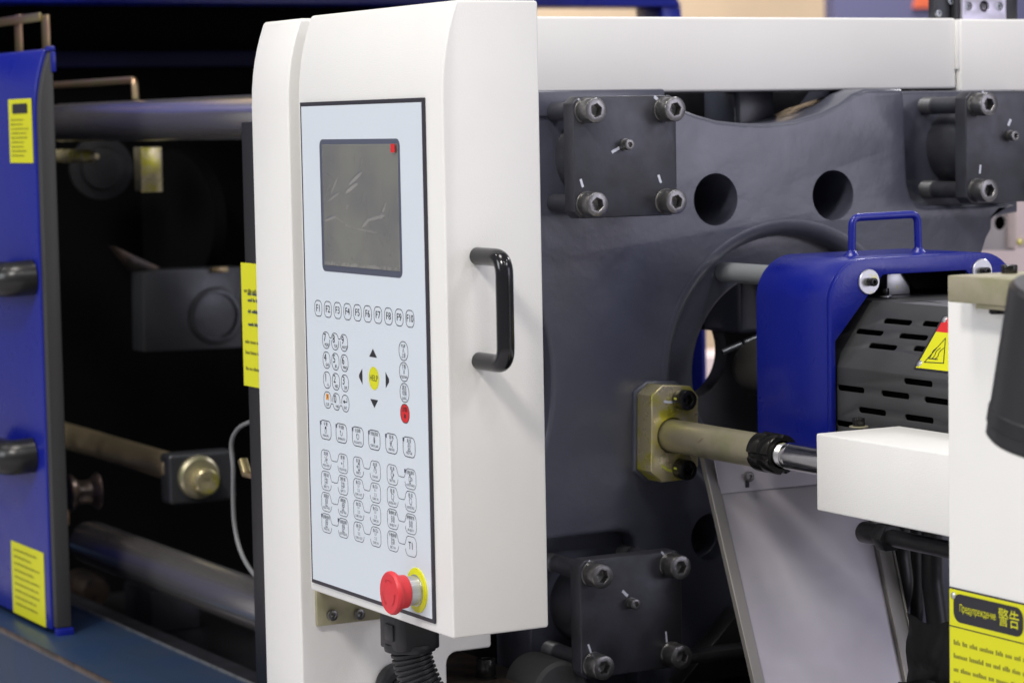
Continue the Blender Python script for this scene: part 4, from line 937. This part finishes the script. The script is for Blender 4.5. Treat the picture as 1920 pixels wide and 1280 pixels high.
# ================================================================== CHUTE
chx = -2.36
ch = thing('parts_chute', 'sloping stainless steel sheet chute below the chrome rod', 'chute', (chx, 1.65, .9))
TL = Vector(atX(1350, 925, chx)); BL = Vector(atX(1434, 1290, chx+.085)); TR = Vector(atX(1614, 900, chx)); BR = Vector(atX(1688, 1290, chx+.085))
def quad_sheet(name, P, th, m, parent, bev=.0006):
    c = sum(P, Vector())/4; n = (P[1]-P[0]).cross(P[3]-P[0]).normalized(); bm = bmesh.new()
    A = [bm.verts.new(p-c) for p in P]; B = [bm.verts.new(p-c-n*th) for p in P]
    bm.faces.new(A); bm.faces.new(B[::-1])
    for i in range(4): bm.faces.new((A[i], B[i], B[(i+1) % 4], A[(i+1) % 4]))
    bmesh.ops.recalc_face_normals(bm, faces=bm.faces); bevel_sharp(bm, bev, 1); return link(name, bm_mesh(bm), m, parent, c)
ext = (BL-TL).normalized()*.12
quad_sheet('slide_sheet', [TL, BL+ext, BR+ext, TR], .0015, M['stainless'], ch)
TL2 = Vector(atX(1338, 855, chx+.001)); TR2 = Vector(atX(1640, 838, chx+.001))
quad_sheet('upper_sheet', [TL2, TL+Vector((.001, 0, -.0005)), TR+Vector((.001, 0, .0005)), TR2], .0015, M['stainless'], ch)
sd = (BL-TL).normalized(); sw_ = Vector((0, 1, 0)); nn_ = sd.cross(sw_).normalized()
if nn_.x < 0: nn_ = -nn_
def flange(name, A, B, y0, y1, h):
    P = [A+Vector((0, y0, 0))+nn_*h, B+Vector((0, y0, 0))+nn_*h, B+Vector((0, y1, 0))+nn_*h, A+Vector((0, y1, 0))+nn_*h]
    quad_sheet(name, P, h+.004, M['stainedge'], ch, .0008)
flange('side_flange', TL-sd*.05, BL+ext, -.0135, -.0005, .004)
flange('side_flange', TR-sd*.02, BR+ext, .0005, .0185, .006)
flange('edge_lip', TR-sd*.02, BR+ext, .0190, .0215, .0075)
q = atX(1404, 893, chx+.003)
kh = link('screw', bolt_mesh(.0055, .004, .0028, .002), M['bolt'], ch, Vector((chx+.0022, q[1], q[2])))
bx('keyhole_slot', chx+.0016, chx+.0024, q[1]-.0036, q[1]+.0012, q[2]-.012, q[2]-.003, M['ink'], ch, bev=.0003)

# ================================================================== LOWER BED, CYLINDER AND LOOSE THINGS ON THE INJECTION SIDE
inj = thing('injection_bed', 'black oily machine bed below the platen', 'machine bed', (-2.3, 1.6, .5))
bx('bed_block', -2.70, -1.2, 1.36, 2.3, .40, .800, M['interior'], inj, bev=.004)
bx('slide_way', -2.46, -1.2, 1.60, 1.66, .8005, .826, M['black'], inj, bev=.003)
bx('slide_way', -2.46, -1.2, 1.86, 1.92, .8005, .826, M['black'], inj, bev=.003)
q = atX(1330, 1160, -2.41)
prism('bed_rib', [(q[1]-.04, q[2]-.07), (q[1]+.10, q[2]-.07), (q[1]+.10, q[2]+.012), (q[1]+.04, q[2]+.004)], 0, -2.44, -2.41, M['black'], inj, bev=.003)
q = atX(1300, 1225, -2.37)
bx('cross_bar', -2.40, -2.37, 1.50, 1.78, q[2]-.012, q[2], M['black'], inj, bev=.004)
# bracket block with big vertical screw below the control panel
zk = .853
kbx = thing('foot_block', 'oily brown steel foot block with a big vertical socket screw', 'block', (-2.47, 1.32, zk))
q = atZ(915, 1272, zk)
prism('block', [(q[0]-.17, q[1]-.045), (q[0]+.045, q[1]-.045), (q[0]+.045, q[1]+.05), (q[0]-.17, q[1]+.05)], 2, .70, zk, M['oilbrown'], kbx, bev=.004)
bkv = bolt_mesh(.0105, .0200, .0055, .008); bkv.transform(Matrix.Rotation(R(-90), 4, 'Y'))
bs_ = link('screw', bkv, M['boltblack'], kbx, Vector((q[0]-.004, q[1], zk+.0020)))
lathe('washer', (q[0]-.004, q[1], zk+.0002), [(0, .0118), (.0016, .0118), (.0019, .011), (.0019, .006)], M['boltblack'], bs_, (0, 0, 1), 32)
q = atX(1075, 1275, -2.40)
fm = lathe('foam_roll', (-2.47, q[1]-.014, q[2]-.012), [(0, .001), (0, .030), (.004, .034), (.066, .034), (.07, .030), (.07, .001)], M['rubber'], None, (1, 0, 0), 40); tag(fm, 'black rough foam roll under the lower cap', 'foam roll')
# hydraulic cylinder under the arm
hc = thing('hydraulic_cylinder', 'dark hydraulic rod with hex nut under the white arm', 'cylinder', (-2.0, 1.62, 1.03))
YC = 1.60
q0 = atY(1650, 1003, YC); q1 = atY(1780, 1025, YC)
bm = bmesh.new(); bmesh.ops.create_cone(bm, cap_ends=True, segments=6, radius1=.0155, radius2=.0155, depth=.016); bmesh.ops.rotate(bm, verts=bm.verts, matrix=Matrix.Rotation(R(90), 3, 'Y')); bevel_sharp(bm, .0012, 2)
link('hex_nut', bm_mesh(bm), M['black'], hc, Vector((q0[0]+.012, YC, q0[2])))
lathe('collar', (q0[0]-.03, YC, q0[2]), [(0, .009), (.003, .011), (.032, .011)], M['black'], hc, (1, 0, 0), 32)
lathe('rod', (q0[0]+.02, YC, q0[2]), [(0, .0088), (.25, .0088)], M['black'], hc, (1, 0, 0), 32)
# black hoses in the dark behind
for k, (xa, ya, xb, yb, r, Yk) in enumerate(((1690, 1040, 1685, 1150, .010, 1.80), (1716, 1000, 1702, 1290, .008, 1.84), (1748, 1090, 1752, 1290, .012, 1.78))):
    A = atY(xa, ya, Yk); B = atY(xb, yb, Yk); mid = (A+B)/2+np.array([.01, 0, 0])
    o = tube('hydraulic_hose', [A+np.array([0, 0, .08]), A, mid, B, B+np.array([.01, 0, -.1])], r, M['clampdark'], None, fr=.05, n=14)
    tag(o, ('short black hose', 'thin black hose', 'thick black hose')[k]+' hanging in the dark beside the chute', 'hose', 'hoses in the dark beside the chute')
q = atY(1752, 1235, 1.62)
bag = thing('plastic_wrap', 'crumpled black plastic wrap at the foot of the carriage', 'plastic wrap', q)
def crumple(seed, s):
    rs = np.random.RandomState(seed); n = 9; v = []; 
    for j in range(n):
        for i in range(n): v.append(((i/(n-1)-.5)*s[0], rs.normal(0, .0016), (j/(n-1)-.5)*s[1]+.006*math.sin(i*.6+seed)))
    me = bpy.data.meshes.new('mesh'); me.from_pydata(v, [], [(j*n+i, j*n+i+1, (j+1)*n+i+1, (j+1)*n+i) for j in range(n-1) for i in range(n-1)]); return finish(me, 35)
link('wrap_fold', crumple(3, (.09, .08)), M['clampdark'], bag, Vector(q)); link('wrap_fold', crumple(5, (.10, .07)), M['clampdark'], bag, Vector(q)+Vector((.0, -.01, -.06)))

# background parts at the right, behind the platen
XR = -2.95
gp = thing('sheet_metal_stand', 'grey sheet metal frame with a round hole behind the platen', 'frame', (XR, 2.3, .9))
p0 = atX(1838, 360, XR); p1 = atX(1903, 360, XR); hh = atX(1876, 418, XR); pb = atX(1870, 466, XR)
plate('frame_sheet', [(p0[1]-.02, pb[2]), (p1[1], pb[2]-.004), (p1[1], 1.50), (p0[1]-.02, 1.50)], [circ(hh[1], hh[2], .0105, 28, .0105*.98)], 0, XR, XR-.004, M['greypanel'], gp, bev=.0005)
bx('shade_backing', XR-.03, XR-.025, p0[1], p1[1]+.1, pb[2]+.01, 1.5, M['interior'], gp)  # black sheet added so the round hole looks dark
e = atX(1905, 466, XR+.02); bx('cover_strip', XR, XR+.02, e[1], e[1]+.2, e[2], 1.50, M['pink'], gp, bev=.001)
s_ = atX(1912, 453, XR+.021); lathe('screw_head', (XR+.0205, s_[1], s_[2]), [(0, .0052), (.003, .0048), (.004, .002), (.004, 0)], M['zinc'], gp, (1, 0, 0), 20)
q = atX(1870, 468, -3.3)
pk2 = bx('side_table', -3.5, -3.3, q[1]-.2, q[1]+.6, .5, q[2]+.002, M['pink'], bev=.004); tag(pk2, 'dull pink surface behind the blue cover at the right edge', 'panel')

# ================================================================== CLAMPING SIDE (left background)
sdx = atY(78, 600, YP)[0]
dr = thing('safety_door', 'blue sliding safety door with black handles and yellow stickers', 'door', (sdx-.1, YP, .8))
DZ0, DZ1 = .806, 1.560
dprof = side_profile(YP, YP+.026, DZ0, DZ1)
prism('door_panel', dprof, 0, sdx-.55, sdx-.004, M['blue'], dr, bev=.003, seg=3, smooth=28)
ro = side_profile(YP+.003, YP+.0235, DZ0+.004, DZ1-.004)
prism('rubber_edge', ro, 0, sdx-.0038, sdx+.010, M['rubber'], dr, bev=.004, seg=3, smooth=28)
bx('end_cap', sdx-.004, sdx+.012, YP+.004, YP+.0265, DZ0-.010, DZ0+.0035, M['blue'], dr, bev=.002)
bx('end_cap', sdx-.004, sdx+.013, YP+.0175, YP+.0265, DZ1-.0036, DZ1+.003, M['blue'], dr, bev=.002)
bx('end_tab', sdx+.0102, sdx+.013, YP+.020, YP+.0265, DZ1-.030, DZ1-.004, M['blue'], dr, bev=.001)
for yy in (520, 853):
    q = atY(62, yy, YP)
    tube('handle', [(q[0]-.001, YP+.001, q[2]), (q[0]-.004, YP-.030, q[2]-.002), (q[0]-.14, YP-.034, q[2]-.004)], .0235, M['doorgrip'], dr, fr=.02, n=20)
for (x0, y0, x1, y1, hdr, nm) in ((17, 187, 68, 308, True, 'upper'), (22, 1012, 87, 1170, False, 'lower')):
    A = atY(x0, y0, YP); B = atY(x1, y1, YP); A[0] = max(A[0], sdx-.155); B[0] = min(B[0], sdx-.010)
    zA = A[2]; zB = zA-(.083 if hdr else .098)
    s_ = bx('warning_sticker', A[0], B[0], YP-.0014, YP-.0003, zB, zA, M['yellow'], dr, bev=.0002, seg=1)
    W = B[0]-A[0]
    if hdr: fl_ink('header', [rrect(A[0]+W*.18, A[0]+W*.85, zA-.019, zA-.006, .003)], 'ink', YP-.0018, s_)
    nl = 9
    for i in range(nl):
        zz = zA-(.027 if hdr else .010)-i*(.0058 if hdr else .0092)
        fl_ink('print_line', textlike(A[0]+W*.1, A[0]+W*random.uniform(.6, .9), zz, .0024 if hdr else .0032), 'greytext', YP-.0018, s_)
# two guide rails
YR = 1.27
for (pts, nm, ll) in ((((480, 177), (480, 262)), 'guide_rail', 'upper steel guide bar left of the white post'), (((490, 1090), (490, 1182)), 'guide_rail', 'lower steel guide bar crossing above the blue base')):
    a = atY(*pts[0], YR); b_ = atY(*pts[1], YR); zc0 = (a[2]+b_[2])/2; rad = (a[2]-b_[2])/2
    xe = atY(108 if 'upper' in ll else 165, 230 if 'upper' in ll else 1000, YR)[0]
    o = lathe('guide_rail', (xe, YR, zc0), [(0, 0), (0, rad*.8), (.006, rad*.97), (.02, rad), (-2.60-xe, rad), (-2.60-xe, 0)], M['railsteel'], None, (1, 0, 0), 48); tag(o, ll, 'rail', 'guide bars of the clamping side')
# copper pipe and angle frame behind the door
YT = 1.30
P = [atY(60, 150, YT), atY(252, 150, YT), atY(255, 186, YT)]
P[0][2] = P[1][2]; P[2][0] = P[1][0]+.002
o = tube('copper_pipe', P, .0052, M['copper'], None, fr=.008, n=14); tag(o, 'thin bent copper coloured pipe above the upper guide bar', 'pipe')
YG = 1.22
cf = thing('angle_frame', 'coppery angle frame sticking up behind the blue door', 'frame', atY(60, 80, YG))
for x_ in (34, 85):
    a = atY(x_, 110, YG); b_ = atY(x_, 28, YG); bx('upright', a[0]-.012, a[0]+.012, YG, YG+.004, a[2], b_[2], M['copper'], cf, bev=.0006)
a = atY(-20, 32, YG); b_ = atY(78, 24, YG); bx('top_bar', a[0], b_[0], YG-.004, YG-.0005, b_[2]-.012, b_[2], M['copper'], cf, bev=.0006)
# zinc bracket, pointed pin and hub
YB = 1.36
zbk = thing('sensor_bracket', 'bent zinc bracket hanging below the upper guide bar', 'bracket', atY(285, 280, YB))
a = atY(250, 276, YB); b_ = atY(302, 360, YB); bx('bracket_web', a[0], b_[0], YB, YB+.003, b_[2], a[2], M['zincdull'], zbk, bev=.0008)
c = atY(319, 360, YB); bx('bracket_flange', b_[0]-.002, b_[0]+.004, YB-.030, YB-.0005, b_[2], a[2], M['zinc'], zbk, bev=.0008)
pn0 = atY(100, 293, YT); pn1 = atY(182, 293, YT)
o = lathe('locating_pin', (pn0[0], YT, pn0[2]), [(0, .010), (pn1[0]-pn0[0]-.03, .010), (pn1[0]-pn0[0], .004), (pn1[0]-pn0[0], 0)], M['zinc'], None, (1, 0, 0), 20); tag(o, 'pointed brass coloured pin beside the blue door', 'pin')
q = atY(200, 315, 1.45)
o = lathe('bearing_hub', (q[0]-.03, 1.45, q[2]), [(0, 0), (0, .045), (.004, .05), (.02, .05), (.022, .035), (.05, .032), (.052, .02), (.052, 0)], M['clampdark'], None, (1, -.25, 0), 40); tag(o, 'dark round bearing hub behind the pointed pin', 'hub')
# toggle link block with round boss
YK = 1.50
tgl = thing('toggle_link', 'dark steel toggle link block with a round boss', 'toggle link', atY(340, 600, YK))
XT = atY(268, 580, 1.46)[0]
def ft_(x, y): p = atX(x, y, XT); return p[1], p[2]
prism('link_block', [ft_(270, 660), ft_(268, 512), ft_(300, 506), ft_(455, 500), ft_(455, 652)], 0, XT-.05, XT, M['linksteel'], tgl, bev=.002)
prism('link_rib', [ft_(226, 462), ft_(266, 511), ft_(318, 505), ft_(262, 478)], 0, XT-.06, XT-.03, M['oilbrown'], tgl, bev=.002)
q = ft_(405, 592); lathe('boss', (XT+.0005, q[0], q[1]), [(0, .046), (.003, .0455), (.004, .044), (.004, .036), (-.010, .034), (-.010, 0)], M['linksteel'], tgl, (1, 0, 0), 40)
q = atX(412, 503, XT+.008)
bx('locking_tab', XT+.0006, XT+.010, q[1]-.012, q[1]+.014, q[2]-.006, q[2]+.002, M['copper'], tgl, bev=.001)
q = atY(345, 410, 1.62); o = lathe('flywheel', (q[0], 1.62, q[2]), [(0, .11), (.004, .115), (.03, .115), (.034, .10), (.036, .04), (.036, 0)], M['interior'], None, (0.3, -1, 0), 56); tag(o, 'large black round wheel in the dark clamping area', 'wheel')
for i, (x0, x1, y0, y1, Y_) in enumerate(((165, 188, 455, 695, 1.55), (203, 229, 525, 648, 1.6))):
    a = atY(x0, y0, Y_); b_ = atY(x1, y1, Y_); o = bx('ejector_bar', a[0], b_[0], Y_, Y_+.02, b_[2], a[2], M['steel'], None, bev=.003); tag(o, ('longer', 'shorter')[i]+' of two dim upright bars beside the blue door', 'bar', 'upright bars in the clamping area')
# zinc rod with end block
er = thing('stop_rod', 'olive zinc rod ending in a dark block with a brass screw', 'rod', atY(370, 895, 1.33))
YS = 1.33
XE = atY(316, 900, YS)[0]
p0 = atX(316, 853, XE); p1 = atX(444, 940, XE); zlo = atX(320, 948, XE)[2]
plate('end_block', rrect(p0[1], p1[1], zlo, p0[2], .007), [], 0, XE, XE-.035, M['linksteel'], er, bev=.004)
q = atX(377, 900, XE)
lathe('flange_ring', (XE+.0005, q[1]-.004, q[2]+.005), [(0, .031), (.005, .030), (.008, .026), (.008, 0)], M['zincdull'], er, (1, 0, 0), 32)
lathe('brass_screw', (XE+.0085, q[1], q[2]), [(0, .0185), (.014, .0185), (.017, .016), (.0175, .003), (.016, 0)], M['zinc'], er, (1, 0, 0), 28)
r0 = atY(112, 812, YS+.02); r1_ = atY(304, 868, YS+.02)
zr = (r0[2]+r1_[2])/2
cyl('rod', (r0[0]-.1, YS+.018, zr+.002), (XE-.02, YS+.018, zr-.002), .0195, M['zinc2'], er, 32)
q = atY(150, 922, 1.25)
o = lathe('grooved_roller', (q[0], 1.232, q[2]), [(0, 0), (0, .024), (.002, .0265), (.006, .0255), (.014, .0175), (.023, .0165), (.032, .0175), (.040, .0255), (.044, .0265), (.046, .024), (.046, 0)], M['oilbrown'], None, (.12, 1, 0), 40); tag(o, 'dark grooved roller at the end of the lower guide bar', 'roller')
q = atY(122, 945, 1.24); o = bx('roller_clip', q[0]-.012, q[0]+.006, 1.24, 1.244, q[2]-.03, q[2]+.03, M['copper'], None, bev=.001); tag(o, 'small coppery clip beside the grooved roller', 'clip')
# grey hose loop and clip
YC2 = 1.24
pts = [atY(x_, y_, YC2) for x_, y_ in ((470, 790), (447, 803), (434, 830), (437, 880), (437, 930), (440, 985), (452, 1035), (475, 1075), (500, 1098))]
pth = []
for i in range(len(pts)-1):
    p_ = [Vector(pts[max(i-1, 0)]), Vector(pts[i]), Vector(pts[i+1]), Vector(pts[min(i+2, len(pts)-1)])]
    for k in range(8):
        t = k/8; pth.append(0.5*((2*p_[1])+(p_[2]-p_[0])*t+(2*p_[0]-5*p_[1]+4*p_[2]-p_[3])*t*t+(3*p_[1]-p_[0]-3*p_[2]+p_[3])*t**3))
o = tube('air_hose', pth, .0027, M['cable'], None, n=12); tag(o, 'thin grey air hose curving down beside the white post', 'hose')
q = atY(455, 875, YC2); o = prism('hose_clip', [(q[0]-.016, q[2]+.006), (q[0]-.004, q[2]-.012), (q[0]+.05, q[2]-.012), (q[0]+.05, q[2]-.006), (q[0]+.002, q[2]-.006), (q[0]-.008, q[2]+.010)], 1, YC2, YC2+.01, M['copper'], None, bev=.001); tag(o, 'small copper coloured clip holding the grey hose', 'clip')
# dark upright with yellow sticker behind the white post
YU = 1.17
a = atY(456, 400, YU)
du_ = thing('inner_upright', 'black upright panel with a yellow instruction sticker', 'panel', (a[0], YU, .8))
bx('upright_panel', a[0], PX0-.02, YU, YU+.02, .72, 1.46, M['black'], du_, bev=.002)
A = atY(452, 492, YU); z2 = atY(460, 722, YU)[2]
s_ = bx('instruction_sticker', A[0]+.002, A[0]+.10, YU-.0014, YU-.0003, z2, A[2], M['yellow'], du_, bev=.0002, seg=1)
for i, (y_, m_) in enumerate(((545, 'greytext'), (550, 'bluedark'), (562, 'bluedark'), (583, 'bluedark'), (607, 'bluedark'), (640, 'greytext'), (660, 'greytext'), (690, 'greytext'))):
    q = atY(465, y_, YU); fl_ink('print_line', textlike(A[0]+(.020 if m_ == 'bluedark' else .010), A[0]+.085, q[2], .0040), m_, YU-.0018, s_)
# blocks in the tray under the lower bar
o = bx('tray_block', *(lambda a, b: (a[0], b[0]))(atY(232, 1100, 1.42), atY(282, 1100, 1.42)), 1.42, 1.50, .69, atY(240, 1092, 1.42)[2], M['oxide'], None, bev=.003); tag(o, 'dark steel block standing in the black tray', 'block')
q = atY(160, 1090, 1.40); o = lathe('tray_fitting', (q[0]-.05, 1.40, q[2]-.01), [(0, 0), (0, .022), (.02, .028), (.08, .03), (.1, .022), (.1, 0)], M['oilbrown'], None, (1, 0, 0), 24); tag(o, 'brownish round fitting in the tray beside the blue door', 'fitting')
